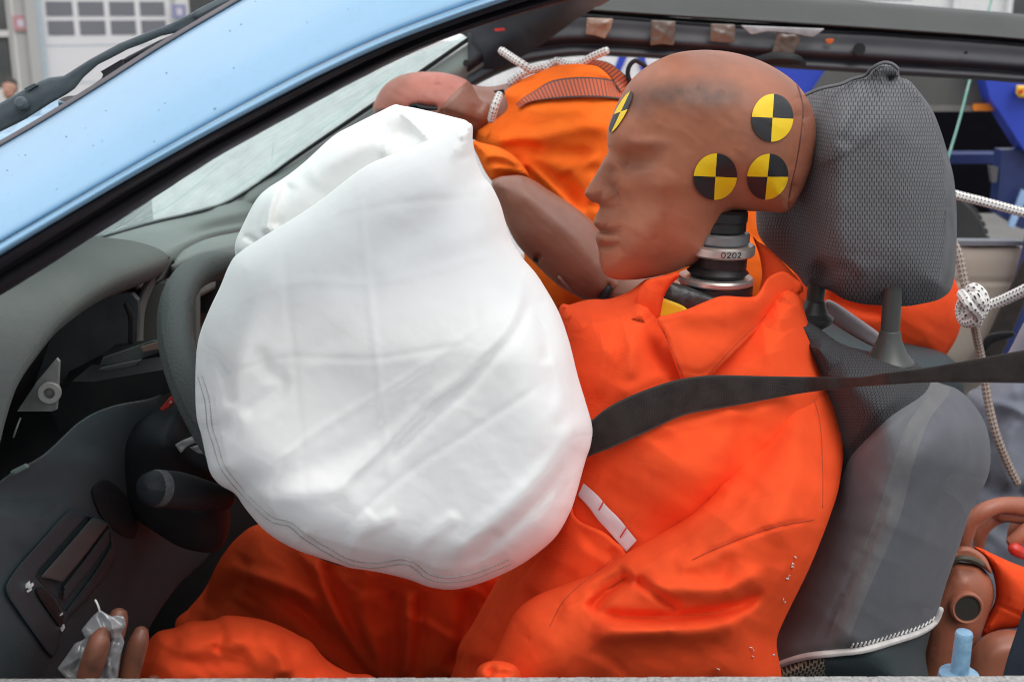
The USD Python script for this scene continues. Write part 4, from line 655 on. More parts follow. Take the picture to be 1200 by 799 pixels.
sleeve = inflate([(885, 400), (918, 384), (940, 395), (962, 420), (981, 457), (991, 505), (985, 560), (976, 595), (950, 662), (912, 742), (882, 830), (540, 840), (552, 800), (574, 776), (590, 742), (604, 717), (626, 699), (660, 685), (700, 669), (735, 647), (762, 631), (795, 610), (820, 585), (842, 540), (858, 480), (868, 425)],
    lambda u, v: .02 - .215 * sm((v - 400) / 270), lambda u, v: .095 - .02 * sm((v - 600) / 60), 80, 3.2, folds=[
    ('r', [(905, 395), (945, 440), (962, 490), (966, 550), (966, 600)], -.0035, 2.2), ('r', [(920, 400), (952, 450), (970, 520)], .004, 7), ('r', [(800, 662), (840, 642), (900, 620), (960, 607)], -.003, 2.2), ('r', [(960, 607), (966, 618), (960, 640)], -.003, 2.2), ('r', [(790, 668), (830, 655), (870, 640)], .004, 9),
    ('r', [(722, 655), (690, 680), (662, 706), (645, 736)], -.003, 2), ('r', [(600, 722), (612, 740), (622, 752)], -.003, 2.2), ('r', [(690, 718), (703, 700), (722, 684), (742, 672)], -.022, 7), ('r', [(650, 720), (690, 690), (740, 664), (800, 640)], .006, 12), ('r', [(690, 717), (740, 724), (800, 722), (860, 712), (900, 690)], -.016, 7), ('r', [(690, 732), (750, 738), (820, 738), (880, 722)], .012, 12), ('r', [(690, 745), (745, 742), (800, 736)], .008, 10), ('r', [(744, 690), (790, 690), (850, 690), (900, 668)], .012, 12), ('r', [(742, 676), (775, 700), (800, 716)], -.014, 6), ('r', [(860, 480), (845, 560), (800, 630)], .006, 14), ('r', [(915, 430), (900, 520), (850, 610)], -.006, 12), ('r', [(935, 470), (930, 560), (900, 640)], .006, 14),
    ('r', [(900, 560), (860, 640), (840, 700)], -.004, 10), ('r', [(960, 640), (900, 700), (840, 760)], .005, 14), ('r', [(700, 790), (760, 770), (850, 765)], -.004, 14), ('r', [(690, 760), (720, 775), (740, 800)], -.003, 6)], wr=(.0036, 60, 9, 1.0, .0012), power=.6, smooth=14)
sf = lambda u, v: sleeve.front(np.column_stack([np.ravel(u), np.ravel(v)]))
pocket = inflate([(669, 593), (673, 603), (681, 611), (694, 617), (708, 623), (720, 633), (732, 645), (735, 670), (700, 700), (650, 730), (600, 770), (570, 810), (560, 840), (520, 840), (545, 765), (590, 700), (630, 655), (655, 615)], lambda u, v: tf(u, v) - .006, .009, 14, 3, folds=[('R', [(671, 600), (682, 614), (708, 627), (728, 645)], .003, 3), ('r', [(690, 630), (660, 660), (620, 700)], .006, 14), ('r', [(715, 640), (716, 660), (700, 680)], -.003, 6)], wr=(.003, 45, 12))
lap = inflate([(205, 735), (222, 712), (240, 690), (258, 655), (280, 628), (310, 612), (400, 600), (560, 600), (640, 640), (640, 720), (620, 840), (300, 840), (230, 800)], lambda u, v: .19 + .00 * u, .13, 90, 3.5, folds=[
    ('r', [(262, 660), (300, 675), (340, 690), (380, 710)], .014, 10), ('r', [(330, 690), (370, 730), (420, 780), (440, 800)], -.016, 9), ('r', [(365, 650), (385, 700), (425, 770), (440, 800)], .012, 8), ('r', [(375, 650), (400, 710), (440, 790)], -.014, 8), ('r', [(460, 690), (460, 740), (455, 800)], -.014, 8), ('r', [(478, 690), (480, 740), (475, 800)], .012, 8), ('r', [(492, 690), (492, 750), (485, 800)], -.010, 7), ('r', [(290, 650), (270, 690), (240, 720)], -.014, 10), ('r', [(550, 690), (545, 740), (530, 790)], -.012, 10), ('r', [(545, 740), (552, 770), (548, 800)], .01, 4), ('r', [(420, 690), (430, 740), (445, 800)], .008, 10)], wr=(.007, 50, 15, 1.0, .0014), power=.6)
knee = inflate([(150, 840), (158, 790), (168, 762), (183, 741), (205, 735), (222, 728), (250, 726), (262, 721), (285, 722), (312, 727), (335, 736), (352, 745), (365, 752), (382, 772), (410, 788), (440, 794), (480, 840)], lambda u, v: -.17 + .0 * u, .085, 55, 3.2, folds=[('r', [(180, 760), (230, 775), (300, 770)], -.008, 12), ('r', [(255, 725), (262, 745), (250, 765)], -.007, 7), ('r', [(300, 735), (325, 760), (335, 795)], .007, 12), ('r', [(200, 748), (240, 750), (300, 748)], .006, 12), ('g', (215, 765), .006, 24, 10), ('r', [(330, 745), (350, 780), (380, 795)], -.006, 9)], wr=(.005, 45, 21, 1.0, .0014), power=.55)
cuff = inflate([(552, 840), (556, 795), (562, 780), (575, 774), (592, 775), (606, 782), (612, 800), (610, 840)], -.285, .04, 25, 3, folds=[('r', [(566, 782), (580, 788), (600, 790)], -.004, 4), ('r', [(578, 776), (574, 790), (570, 799)], -.004, 4)], wr=(.003, 30, 5))
cov = obj('coverall', join(torso.mesh, sleeve.mesh, pocket.mesh, lap.mesh, knee.mesh, cuff.mesh), ORANGE, drv, True)
# collar with its two points
colf = lambda u, v: np.minimum(tf(u, v), -.09) - .012
c1 = inflate([(770, 374), (786, 368), (806, 362), (825, 354), (846, 347), (880, 348), (890, 341), (897, 329), (905, 322), (918, 318), (930, 325), (940, 335), (928, 350), (912, 365), (898, 378), (882, 392), (865, 409), (848, 426), (831, 444), (810, 462), (800, 448), (790, 424), (780, 396)], lambda u, v: -.121 + .11 * sm((u - 850) / 85) - .02 * sm((v - 370) / 60), .013, 6, 2.6, folds=[('r', [(790, 366), (830, 372), (870, 366), (910, 340)], .006, 14), ('r', [(792, 430), (826, 436), (862, 402), (900, 368), (935, 335)], -.0015, 2.5)], wr=(.003, 50, 31), power=.7)
collar = obj('collar', c1.mesh, ORANGE, cov, True)
c2 = inflate([(756, 330), (768, 325), (782, 322), (793, 319), (796, 324), (786, 334), (778, 348), (774, 368), (770, 376), (760, 380), (748, 372), (745, 350)], -.06, .02, 9, 3, wr=(.003, 30, 33)); obj('collar', c2.mesh, ORANGE, cov, True)
c3 = inflate([(882, 277), (888, 283), (897, 288), (906, 296), (922, 312), (941, 336), (935, 345), (915, 340), (900, 345), (890, 342), (893, 322), (890, 300)], .035, .02, 9, 3, wr=(.003, 30, 34)); obj('collar', c3.mesh, ORANGE, cov, True)
bfun = lambda u, v: np.minimum(pocket.front(np.column_stack([np.ravel(u), np.ravel(v)])), tf(u, v))
def strap_y(u, v): return tf(u, v)
pk = ribbon([(684, 566), (700, 580), (712, 594), (726, 608), (746, 633)], [(677, 580), (690, 594), (701, 609), (713, 622), (734, 646)], lambda u, v: tf(u, v), 30, .001, .005)
tagm = obj('white_pocket_tape', pk, mat('white_cotton_tape', (.66, .58, .60), .85), cov)
obj('red_thread', tube([(702, 597, float(tf(702, 597)[0]) - .0065), (707, 588, float(tf(707, 588)[0]) - .0065)], .0007, 5), RED, tagm); obj('red_thread', tube([(727, 629, float(tf(727, 629)[0]) - .0065), (734, 618, float(tf(734, 618)[0]) - .0065)], .0007, 5), RED, tagm)
lint = []
for (a, b), n_ in (((( 932, 650), (922, 680)), 5), ((( 925, 672), (923, 682)), 3), ((( 881, 755), (883, 770)), 3), (((918, 700), (919, 708)), 2), (((838, 782), (843, 784)), 2), (((907, 765), (909, 770)), 2)):
    for k in range(n_):
        t0 = rng.uniform(0, 1); c = np.array(a) * (1 - t0) + np.array(b) * t0; e = c + rng.uniform(-3, 3, 2)
        lint.append(tube([(c[0], c[1], float(sf(*c)[0]) - .0015), ((c[0] + e[0]) / 2 + 1, (c[1] + e[1]) / 2, float(sf(*c)[0]) - .0035), (e[0], e[1], float(sf(*e)[0]) - .0015)], .0005, 4))
obj('lint', join(*lint), PIPING, cov, True, kind='stuff')
def stitches(line, f, name='stitching', step=3.4, off=0.0, lift=.0010):
    ln = spline(line, closed=False, step=step); out = []
    for a, b in zip(ln[:-1], ln[1:]):
        e = a * .4 + b * .6; out.append(tube([(a[0], a[1], float(f(*a)[0]) - lift), (e[0], e[1], float(f(*e)[0]) - lift)], .0005, 4, .003))
    return join(*out)
c1f = lambda u, v: c1.front(np.column_stack([np.ravel(u), np.ravel(v)]))
SEW = mat('orange_thread', (0.42, 0.045, 0.012), .8)
obj('stitching', join(stitches([(775, 382), (786, 408), (800, 442)], c1f), stitches([(832, 436), (862, 404), (896, 371), (930, 338)], c1f), stitches([(812, 655), (842, 641), (900, 619), (956, 608)], sf), stitches([(945, 445), (960, 490), (964, 550), (964, 596)], sf), stitches([(720, 653), (688, 678), (660, 704), (644, 734)], sf)), SEW, cov, True, kind='stuff')
# hand at the bottom of the window, one finger wrapped in tape
def finger(pts, r): return tube(pts, r, 14, .003)
hand_parts = [finger([(92, 850, -.315), (100, 805, -.318), (110, 772, -.320), (117, 750, -.318), (120, 744, -.315)], [.0105, .0092, .0098, .0086, .0070]), finger([(118, 850, -.295), (125, 790, -.295), (132, 750, -.292), (138, 728, -.288), (139, 722, -.286)], [.0105, .0098, .009, .0083, .0078]),
    finger([(140, 850, -.285), (150, 800, -.28), (157, 770, -.278), (163, 750, -.276), (165, 742, -.274)], [.0098, .0086, .0092, .0083, .0068]), finger([(160, 860, -.27), (172, 820, -.265), (180, 800, -.262)], [.009, .0082, .0072]), finger([(70, 930, -.33), (75, 880, -.335), (88, 850, -.335)], [.012, .011, .009]),
    tube([(120, 850, -.30), (125, 900, -.30), (140, 980, -.30)], [.028, .038, .034], 18, .006, flat=.6)]
hand = obj('hand', join(*hand_parts), FINGER, drv)

# things held by or lying on the driver
tp = inflate([(110, 720), (117, 714), (124, 718), (131, 722), (136, 720), (146, 722), (148, 733), (142, 741), (146, 752), (141, 768), (138, 790), (134, 815), (72, 815), (79, 797), (67, 783), (78, 768), (88, 753), (100, 748), (95, 738), (103, 728)], -.308, .0035, 3, 2.0, folds=[('r', [(88, 753), (110, 742), (146, 734)], .005, 2.5), ('r', [(115, 716), (125, 740), (120, 762)], -.005, 2.5), ('r', [(128, 722), (134, 750), (124, 800)], .006, 3), ('r', [(100, 750), (92, 775), (78, 792)], -.005, 2.5), ('r', [(110, 745), (142, 752)], -.005, 2), ('r', [(136, 752), (130, 775), (136, 800)], -.004, 2), ('r', [(70, 783), (100, 770), (112, 790)], .003, 2.5), ('g', (96, 765), .006, 14, 8), ('g', (130, 735), .004, 8, 6)], wr=(.0014, 26, 2, 2.0), corner=True)
tpo = obj('finger_tape', tp.mesh, SILVER, None, True, 'crumpled piece of silver tape wrapped round the dummy fingers below the air vent', 'tape')
obj('tape_thread', tube([(112, 703, -.31), (115, 709, -.312), (117, 716, -.31)], .0009, 6), WHITE, tpo)
beltA = [(684, 500), (696, 490), (711, 478), (738, 464), (772, 451), (800, 443.5), (834, 439.5), (875, 440), (918, 441), (960, 441.5), (1000, 442), (1018, 440.5), (1036, 437), (1060, 434), (1090, 430), (1140, 421), (1200, 410), (1300, 392)]
beltB = [(681, 541), (690, 535), (702, 530), (718, 524), (758, 506), (800, 487), (834, 480), (868, 474), (905, 467), (935, 461.5), (960, 458), (986, 455.5), (1010, 453), (1036, 451), (1060, 449.5), (1094, 448), (1200, 449), (1300, 452)]
beltB[9:] = beltB[9:]
bu = np.array([660, 720, 780, 830, 880, 930, 970, 1000, 1040, 1090, 1150, 1200, 1300]); 
def cover(u, v): return np.minimum(np.minimum(tf(u, v), np.where((u > 862), sf(u, v), 9)), np.where((u > 770) & (u < 905) & (v < 460), c1.front(np.column_stack([u, v])), 9))
bcy = np.array([min(float(cover(np.array([u]), np.array([v]))[0]) for v in np.linspace(np.interp(u, [a[0] for a in beltA], [a[1] for a in beltA]) - 2, np.interp(u, [b[0] for b in beltB], [b[1] for b in beltB]) + 2, 5)) if u < 985 else 9 for u in np.arange(660, 990, 6)])
bx = np.r_[np.arange(660, 990, 6), 1040, 1100, 1200, 1300]; bcy = np.r_[np.where(bcy < 8, bcy, -.2), -.235, -.265, -.315, -.36]
from scipy.ndimage import minimum_filter1d, gaussian_filter1d
k_ = len(np.arange(660, 990, 6)); bcy[:k_] = gaussian_filter1d(minimum_filter1d(bcy[:k_], 7), 2.5)
belt = obj('seat_belt', ribbon(beltA, beltB, lambda u, v: np.interp(u, bx, bcy) - .005, 120, .0014), BELT, None, True, 'black seat belt strap stretched across the driver dummy chest and twisted by the seat', 'seat belt')

# ================================================================== airbag
ab_o = [(549, 144), (554, 164), (557, 184), (566, 206), (576, 218), (586, 238), (593, 262), (600, 283), (613, 303), (626, 318), (637, 334), (655, 366), (667, 400), (677, 440), (686, 470), (694, 500), (692, 522), (686, 540), (675, 580), (667, 602), (650, 630), (620, 655), (592, 671), (560, 684), (532, 690.5), (505, 688), (480, 679), (452, 672), (430, 668), (410, 665), (395, 660), (370, 652), (350, 645), (328, 634), (310, 621), (296, 606), (285, 592), (275, 578), (258, 568), (247, 555), (242, 538), (236, 510), (230, 485), (229, 440), (232, 400), (243, 368), (258, 336), (268, 312), (279, 297), (312, 275), (345, 255), (375, 235), (402, 214), (428, 195), (452, 184), (503, 164)]
seamL = [(232, 442), (240, 470), (243, 500), (250, 522), (257, 545), (268, 562), (284, 580), (298, 594), (318, 611), (338, 616), (356, 631), (384, 648), (410, 661), (440, 665), (476, 661), (500, 677), (525, 682), (560, 676), (600, 660)]
_sl = spline(seamL, closed=False, step=15); _sn = np.gradient(_sl, axis=0); _sn /= np.linalg.norm(_sn, axis=1)[:, None]; _sn = np.stack([-_sn[:, 1], _sn[:, 0]], 1)
_rp = np.random.default_rng(11); puck = [('R', [tuple(p - n * _rp.uniform(4, 16)), tuple(p + n * 16)], _rp.uniform(-.0016, .0016), _rp.uniform(2.5, 4.5)) for p, n in zip(_sl, _sn)]
ab = inflate(ab_o, lambda u, v: -.07 - .10 * sm((v - 230) / 200) - .07 * sm((330 - u + .75 * (v - 330)) / 330), lambda u, v: .10 - .025 * sm((260 - v) / 130) - .015 * sm((330 - u + .75 * (v - 330)) / 330), 75, 3, folds=puck + [
    ('r', [(614, 308), (609, 350), (592, 384), (566, 412), (540, 442), (500, 472), (440, 530), (380, 585)], .0042, 7), ('r', [(624, 322), (618, 360), (602, 395), (575, 425), (550, 455), (512, 488), (450, 548)], -.0030, 6), ('r', [(690, 500), (668, 545), (630, 590), (580, 635), (540, 672)], -.006, 8), ('r', [(678, 480), (655, 530), (615, 575), (560, 625), (520, 660)], .006, 12),
    ('r', [(560, 195), (520, 250), (440, 310), (380, 350)], -.004, 22), ('r', [(590, 250), (555, 275), (500, 290), (430, 330)], .004, 16), ('r', [(330, 300), (300, 360), (275, 440), (262, 510)], .006, 16), ('r', [(300, 400), (310, 430), (330, 450), (310, 470), (280, 490)], -.005, 10), ('r', [(250, 520), (290, 470), (350, 420), (420, 380)], -.0025, 14),
    ('r', [(262, 560), (330, 560), (430, 520), (520, 455)], -.003, 16), ('r', [(300, 590), (350, 580), (420, 570)], .004, 14), ('R', seamL, -.0045, 3.5), ('r', [(300, 300), (380, 262), (470, 238), (560, 232)], -.0010, 5), ('r', [(262, 360), (350, 330), (450, 330), (610, 290)], .0010, 5), ('r', [(240, 450), (330, 420), (440, 420), (560, 400)], -.0009, 4), ('r', [(420, 200), (430, 320), (445, 450), (460, 600)], .0009, 5), ('r', [(330, 270), (340, 380), (350, 480), (360, 600)], -.0009, 5), ('r', [(520, 160), (545, 260), (560, 400)], -.0009, 5), ('r', [(300, 560), (380, 500), (480, 440), (590, 360)], .0011, 5), ('r', [(390, 630), (470, 560), (560, 500), (650, 440)], -.0010, 5), ('r', [(478, 668), (495, 635), (540, 600)], .003, 9), ('r', [(405, 655), (425, 625), (470, 600)], .003, 9), ('r', [(410, 655), (420, 620), (440, 600)], .003, 10), ('r', [(530, 680), (560, 640), (590, 620)], -.003, 7), ('r', [(557, 180), (540, 190), (552, 215), (562, 238)], -.003, 5), ('r', [(548, 146), (545, 190), (560, 232)], .005, 6),
    ('r', [(640, 340), (655, 400), (660, 450), (650, 500)], .004, 10), ('r', [(630, 345), (640, 390), (640, 430)], -.004, 9), ('g', (450, 340), .012, 110, 80), ('r', [(240, 410), (262, 440), (270, 480)], -.005, 8)], wr=(.0020, 90, 7, .45, .0008), power=.62, smooth=14)
flap_o = [(276, 300), (276, 284), (285, 263), (299, 236), (312, 222), (335, 207), (358, 189), (390, 160), (415, 146), (445, 131), (462, 123), (470, 124), (490, 127.5), (530, 137), (549, 143.5), (552, 160), (540, 190), (500, 215), (440, 250), (380, 280), (330, 310), (300, 330), (282, 320)]
fl = inflate(flap_o, lambda u, v: .02 + 0 * u, .05, 30, 2.6, folds=[('r', [(462, 124), (482, 143), (503, 164)], .006, 3), ('r', [(464, 128), (455, 160), (450, 186)], .008, 5), ('g', (470, 155), -.014, 20, 14), ('r', [(330, 212), (318, 240), (312, 276)], .010, 6), ('r', [(340, 212), (325, 245), (322, 270)], -.007, 8), ('r', [(285, 275), (300, 285), (294, 293)], -.006, 4), ('r', [(283, 262), (280, 285), (282, 298)], .005, 4), ('r', [(352, 205), (420, 175), (455, 165)], .004, 14)], wr=(.0022, 50, 3, .4, .0006), power=.6)
bag = thing('deployed_airbag', 'large white deployed airbag sagging over the steering wheel in front of the driver dummy', 'airbag')
obj('cloth_panel', ab.mesh, BAG, bag, True); obj('cloth_panel', fl.mesh, BAG, bag, True)
af = lambda u, v: ab.front(np.column_stack([np.ravel(u), np.ravel(v)]))
stc = []
for off in (0, 7):
    ln = spline(seamL, closed=False, step=4.2); tn = np.gradient(ln, axis=0); tn /= np.linalg.norm(tn, axis=1)[:, None]; ln = ln + off * np.stack([tn[:, 1], -tn[:, 0]], 1) * .8
    for k in range(len(ln) - 1):
        a, b = ln[k], ln[k] * .35 + ln[k + 1] * .65; stc.append(tube([(a[0], a[1], float(af(*a)[0]) - .0012), (b[0], b[1], float(af(*b)[0]) - .0012)], .00055, 5, .003))
obj('seam_stitches', join(*stc), THREAD, bag, True, kind='stuff')

# ================================================================== passenger dummy lying forward over the far seat
pas = thing('crash_test_dummy', 'passenger crash test dummy in an orange t-shirt slumped forward towards the windscreen', 'dummy', 'crash test dummies in the car')
CSL = spline([(551, 90), (546, 97), (538, 103), (526, 115), (519, 126), (514, 140), (500, 170)], closed=False, step=2)
ph = inflate([(437, 126), (440, 117), (444, 109), (453, 98), (468, 89), (490, 84.5), (520, 85.5), (545, 93), (557, 104), (566, 114), (577, 118), (582, 136), (570, 152), (548, 165), (500, 165), (455, 150), (440, 136)], .72, .075, 38, 2.4, folds=[('R', [(552, 97), (540, 103), (526, 115), (519, 126), (514, 140)], -.004, 1.6), ('s', [(516, 131), (520, 120), (530, 108), (546, 97)], .006, 2, 40), ('r', [(478, 128), (490, 124.5), (515, 127)], -.008, 3), ('g', (513, 98.5), -.008, 3, 2.6), ('r', [(560, 120), (555, 140), (545, 160)], -.006, 8)], wr=(.002, 20, 3), lines=[CSL])
CS = CSL[:, ::-1]
cm_, hm_ = split(ph, lambda u, v: (u < np.interp(v, CS[:, 0], CS[:, 1])) & (v < 127.5 + 0 * u))
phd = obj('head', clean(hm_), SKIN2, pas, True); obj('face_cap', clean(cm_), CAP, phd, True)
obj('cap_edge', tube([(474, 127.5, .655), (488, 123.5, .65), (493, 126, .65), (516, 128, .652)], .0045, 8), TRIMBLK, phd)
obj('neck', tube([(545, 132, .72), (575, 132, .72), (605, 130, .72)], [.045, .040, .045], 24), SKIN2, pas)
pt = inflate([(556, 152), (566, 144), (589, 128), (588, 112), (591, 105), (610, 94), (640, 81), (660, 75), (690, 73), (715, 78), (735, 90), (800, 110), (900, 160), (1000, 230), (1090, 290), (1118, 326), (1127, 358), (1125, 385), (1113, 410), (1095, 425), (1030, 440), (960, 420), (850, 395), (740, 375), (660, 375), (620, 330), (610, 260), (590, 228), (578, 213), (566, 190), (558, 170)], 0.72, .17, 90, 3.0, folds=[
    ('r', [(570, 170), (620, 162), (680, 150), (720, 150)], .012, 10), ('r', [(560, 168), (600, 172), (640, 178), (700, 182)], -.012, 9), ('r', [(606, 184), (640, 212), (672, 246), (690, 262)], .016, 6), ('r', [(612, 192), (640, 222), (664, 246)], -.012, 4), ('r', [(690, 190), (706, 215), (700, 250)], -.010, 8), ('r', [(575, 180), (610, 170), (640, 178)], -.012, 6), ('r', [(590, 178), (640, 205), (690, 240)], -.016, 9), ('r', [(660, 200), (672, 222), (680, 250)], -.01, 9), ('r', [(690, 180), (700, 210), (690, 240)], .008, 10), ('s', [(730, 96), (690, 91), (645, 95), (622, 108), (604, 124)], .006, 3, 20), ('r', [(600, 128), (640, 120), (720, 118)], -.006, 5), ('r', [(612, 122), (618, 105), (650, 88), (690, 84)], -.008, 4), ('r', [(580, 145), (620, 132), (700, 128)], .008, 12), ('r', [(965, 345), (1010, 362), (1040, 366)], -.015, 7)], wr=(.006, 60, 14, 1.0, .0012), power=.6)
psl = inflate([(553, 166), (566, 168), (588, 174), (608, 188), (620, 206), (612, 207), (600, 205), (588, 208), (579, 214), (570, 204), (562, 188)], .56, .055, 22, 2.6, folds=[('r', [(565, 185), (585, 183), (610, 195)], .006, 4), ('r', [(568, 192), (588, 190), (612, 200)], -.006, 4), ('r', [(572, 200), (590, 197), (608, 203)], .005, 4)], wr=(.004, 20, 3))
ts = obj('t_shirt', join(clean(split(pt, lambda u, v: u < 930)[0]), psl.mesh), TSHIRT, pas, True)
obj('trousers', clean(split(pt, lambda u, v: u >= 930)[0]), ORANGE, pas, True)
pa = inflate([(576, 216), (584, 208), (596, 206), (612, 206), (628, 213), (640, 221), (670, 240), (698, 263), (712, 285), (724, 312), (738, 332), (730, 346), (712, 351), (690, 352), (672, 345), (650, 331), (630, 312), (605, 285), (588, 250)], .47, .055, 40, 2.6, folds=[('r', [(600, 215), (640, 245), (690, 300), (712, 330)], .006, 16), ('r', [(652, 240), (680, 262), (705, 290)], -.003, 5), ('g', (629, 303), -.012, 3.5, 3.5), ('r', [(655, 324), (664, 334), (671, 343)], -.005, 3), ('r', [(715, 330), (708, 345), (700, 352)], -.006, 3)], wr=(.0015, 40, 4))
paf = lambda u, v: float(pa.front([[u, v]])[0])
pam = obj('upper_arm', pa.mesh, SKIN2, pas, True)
obj('arm_hole', lathe([(0, .001), (.0055, .001), (.0055, -.003), (0, -.003)], P(629, 303, paf(629, 303) - .001), (0, -1, .2), 20), TRIMBLK, pam)
obj('arm_slot', tube([(656, 325, paf(656, 325) - .001), (664, 334, paf(664, 334) - .001), (670, 342, paf(670, 342) - .001)], .0032, 8), mat('slot_grey', (.28, .2, .17), .5), pam)
obj('forearm', tube([(712, 335, .48), (745, 340, .45), (790, 350, .42)], [.030, .031, .027], 20), SKIN2, pas)
obj('elbow_joint', tube([(706, 352, .44), (712, 340, .435), (719, 328, .45)], .006, 8), TRIMBLK, pas)
ptf = lambda u, v: pt.front(np.column_stack([np.ravel(u), np.ravel(v)]))
har = obj('harness_strap', ribbon([(604, 123), (614, 114), (625, 107.5), (645, 95.5), (670, 91), (700, 91), (730, 96)], [(609, 127), (618, 121), (630, 118), (660, 115), (690, 114), (715, 115), (733, 117)], lambda u, v: ptf(u, v) - .010, 60, .002), LOOK['striped_strap'], pas)
obj('harness_strap', ribbon([(694, 70), (706, 71.5), (716, 75), (728, 84), (742, 97)], [(686, 76), (697, 77), (706, 82), (716, 92), (727, 108)], lambda u, v: np.minimum(ptf(u, v), .64) - .016, 40, .002), LOOK['striped_strap'], pas)
obj('harness_cable', tube([(738, 96, .62), (735.5, 86, .62), (738, 77, .62), (744, 71.5, .62), (751, 74, .62), (757, 79, .62), (764, 90, .62)], .0035, 8), RUBBER, pas)
obj('black_collar_tag', slab([(578, 107), (590, 105), (592, 110), (587, 116), (586, 124), (582, 110)], .63, .01), TRIMBLK, pas)
# ropes
def rope(name, pieces, m_, label, rad): 
    t = thing(name, label, 'rope', 'ropes tied in the car')
    for p_ in pieces: obj('rope_strand', tube(p_, rad, 14, .004), m_, t)
    return t
rope('rope', [[(588, 60, .70), (600, 68, .69), (611, 75, .68), (622, 82, .68)], [(640, 80, .72), (652, 72, .72), (664, 76, .71), (678, 76, .70), (694, 67, .69), (710, 60, .68)], [(598, 97, .71), (614, 86, .71), (632, 80, .72), (660, 77, .74)], [(585, 112, .63), (580, 125, .62), (576, 140, .63)]], ROPE, 'white black-flecked rope tied round the slumped passenger dummy shoulders', .0062)
knot = rope('rope', [[(1118, 286, .32), (1124, 300, .31), (1129, 325, .30), (1135, 350, .295), (1140, 370, .31), (1144, 392, .33), (1150, 420, .34), (1158, 470, .33), (1168, 510, .32), (1182, 545, .32), (1192, 565, .32)]], ROPE2, 'brown and white flecked rope hanging from a white knot behind the headrest', .0056)
for p_ in ([(1240, 320, .2), (1200, 340, .24), (1170, 354, .27), (1150, 360, .28), (1138, 366, .27), (1130, 374, .28)], [(1130, 350, .28), (1140, 338, .26), (1151, 346, .25), (1152, 362, .25), (1142, 376, .26), (1130, 376, .28), (1126, 362, .29), (1132, 350, .28), (1144, 348, .24), (1150, 356, .24)], [(1128, 345, .27), (1136, 356, .24), (1146, 368, .25), (1144, 378, .27)]):
    obj('knot_strand', tube(p_, .0072, 14, .004), ROPE, knot)
rope('rope', [[(1090, 216, .5), (1119, 228, .5), (1150, 236, .5), (1180, 244, .5), (1240, 260, .5)]], ROPE, 'taut white rope running from behind the headrest to the right', .0068)

# ================================================================== rear of the cabin and the rear dummy
dp = obj('rear_door_panel', inflate([(1080, 288), (1140, 288), (1190, 288), (1202, 292), (1206, 310), (1202, 340), (1190, 380), (1170, 420), (1080, 430)], 1.05, .02, 12, 3.5, folds=[('R', [(1080, 330), (1195, 330)], -.006, 2)]).mesh, BEIGE, car, True)
obj('window_ledge', slab([(1080, 282), (1200, 283), (1200, 288), (1080, 288)], 1.03, .03), mat('ledge_grey', (.16, .17, .19), .5), dp)
obj('door_pillar', patch([[(1215, 90, 1.0), (1208, 200, 1.0), (1196, 300, 1.0), (1170, 370, 1.0), (1150, 420, 1.0)], [(1235, 90, .96), (1228, 200, .96), (1215, 310, .96), (1192, 390, .96), (1170, 440, .96)], [(1260, 90, .98), (1255, 200, .98), (1245, 320, .98), (1230, 420, .98), (1200, 460, .98)]], 30, 12, .02), NAVY, car, True)
obj('rear_belt', ribbon([(1215, 270), (1196, 310), (1172, 360), (1150, 410)], [(1230, 290), (1212, 330), (1190, 380), (1168, 430)], lambda u, v: .85 + 0 * u, 30, .002), BELT, car)
obj('belt_buckle', inflate([(1158, 392), (1185, 388), (1188, 394), (1165, 402), (1155, 412), (1150, 408)], .72, .01, 5, 2.5).mesh, TRIMBLK, car, True)
rs = obj('rear_seat', inflate([(1130, 470), (1150, 450), (1180, 415), (1215, 360), (1290, 330), (1320, 600), (1300, 840), (1080, 840), (1085, 640), (1120, 560)], .55, .12, 70, 4, folds=[('r', [(1205, 480), (1170, 500), (1155, 540), (1165, 590)], -.010, 12), ('r', [(1200, 470), (1180, 530), (1190, 580)], .02, 16), ('r', [(1150, 560), (1175, 575), (1205, 570)], -.010, 12), ('r', [(1130, 500), (1160, 470), (1200, 455)], .012, 14)], wr=(.01, 50, 5)).mesh, REARSEAT, car, True)
obj('belt_guide', inflate([(966, 356), (974, 352), (1005, 372), (1036, 396), (1030, 408), (1000, 394), (968, 372)], .16, .014, 8, 2.5).mesh, MAUVE, car, True)
obj('passenger_seat', inflate([(930, 360), (985, 372), (1060, 400), (1115, 420), (1130, 470), (1120, 700), (900, 700), (900, 420)], .62, .12, 60, 5).mesh, DASHLOW, car, True)
rear = thing('crash_test_dummy', 'rear seat crash test dummy, only a hand and a hip in orange shorts showing', 'dummy', 'crash test dummies in the car')
obj('hip', inflate([(1068, 840), (1076, 790), (1086, 720), (1104, 676), (1117, 660), (1132, 659), (1150, 664), (1162, 680), (1165, 700), (1158, 722), (1150, 744), (1142, 765), (1136, 800), (1130, 840)], .10, .05, 34, 2.6, folds=[('g', (1133, 712), -.004, 22, 22)], wr=(.0012, 30, 2)).mesh, SKIN, rear, True)
hipf = .055
obj('joint_socket', lathe([(0, .001), (.0158, .001), (.0158, -.004), (0, -.004)], P(1133, 712, .047), (0, -1, .15), 40), mat('dark_socket', (.018, .015, .010), .6), rear)
obj('socket_rim', lathe([(.0150, .0), (.0152, .0028), (.0172, .0034), (.0190, .0005), (.0190, -.006), (.0150, -.003), (.0150, .0)], P(1133, 712, .047), (0, -1, .15), 40), SKIN, rear)
obj('pelvis_flap', inflate([(1112, 655), (1122, 642), (1135, 640), (1150, 648), (1158, 658), (1162, 672), (1150, 664), (1132, 658)], .09, .03, 8, 2.4).mesh, SKIN, rear, True)
obj('gasket', tube([(1113, 660, .06), (1124, 654, .055), (1138, 655, .055), (1150, 661, .06)], .0035, 8), CLEATS, rear)
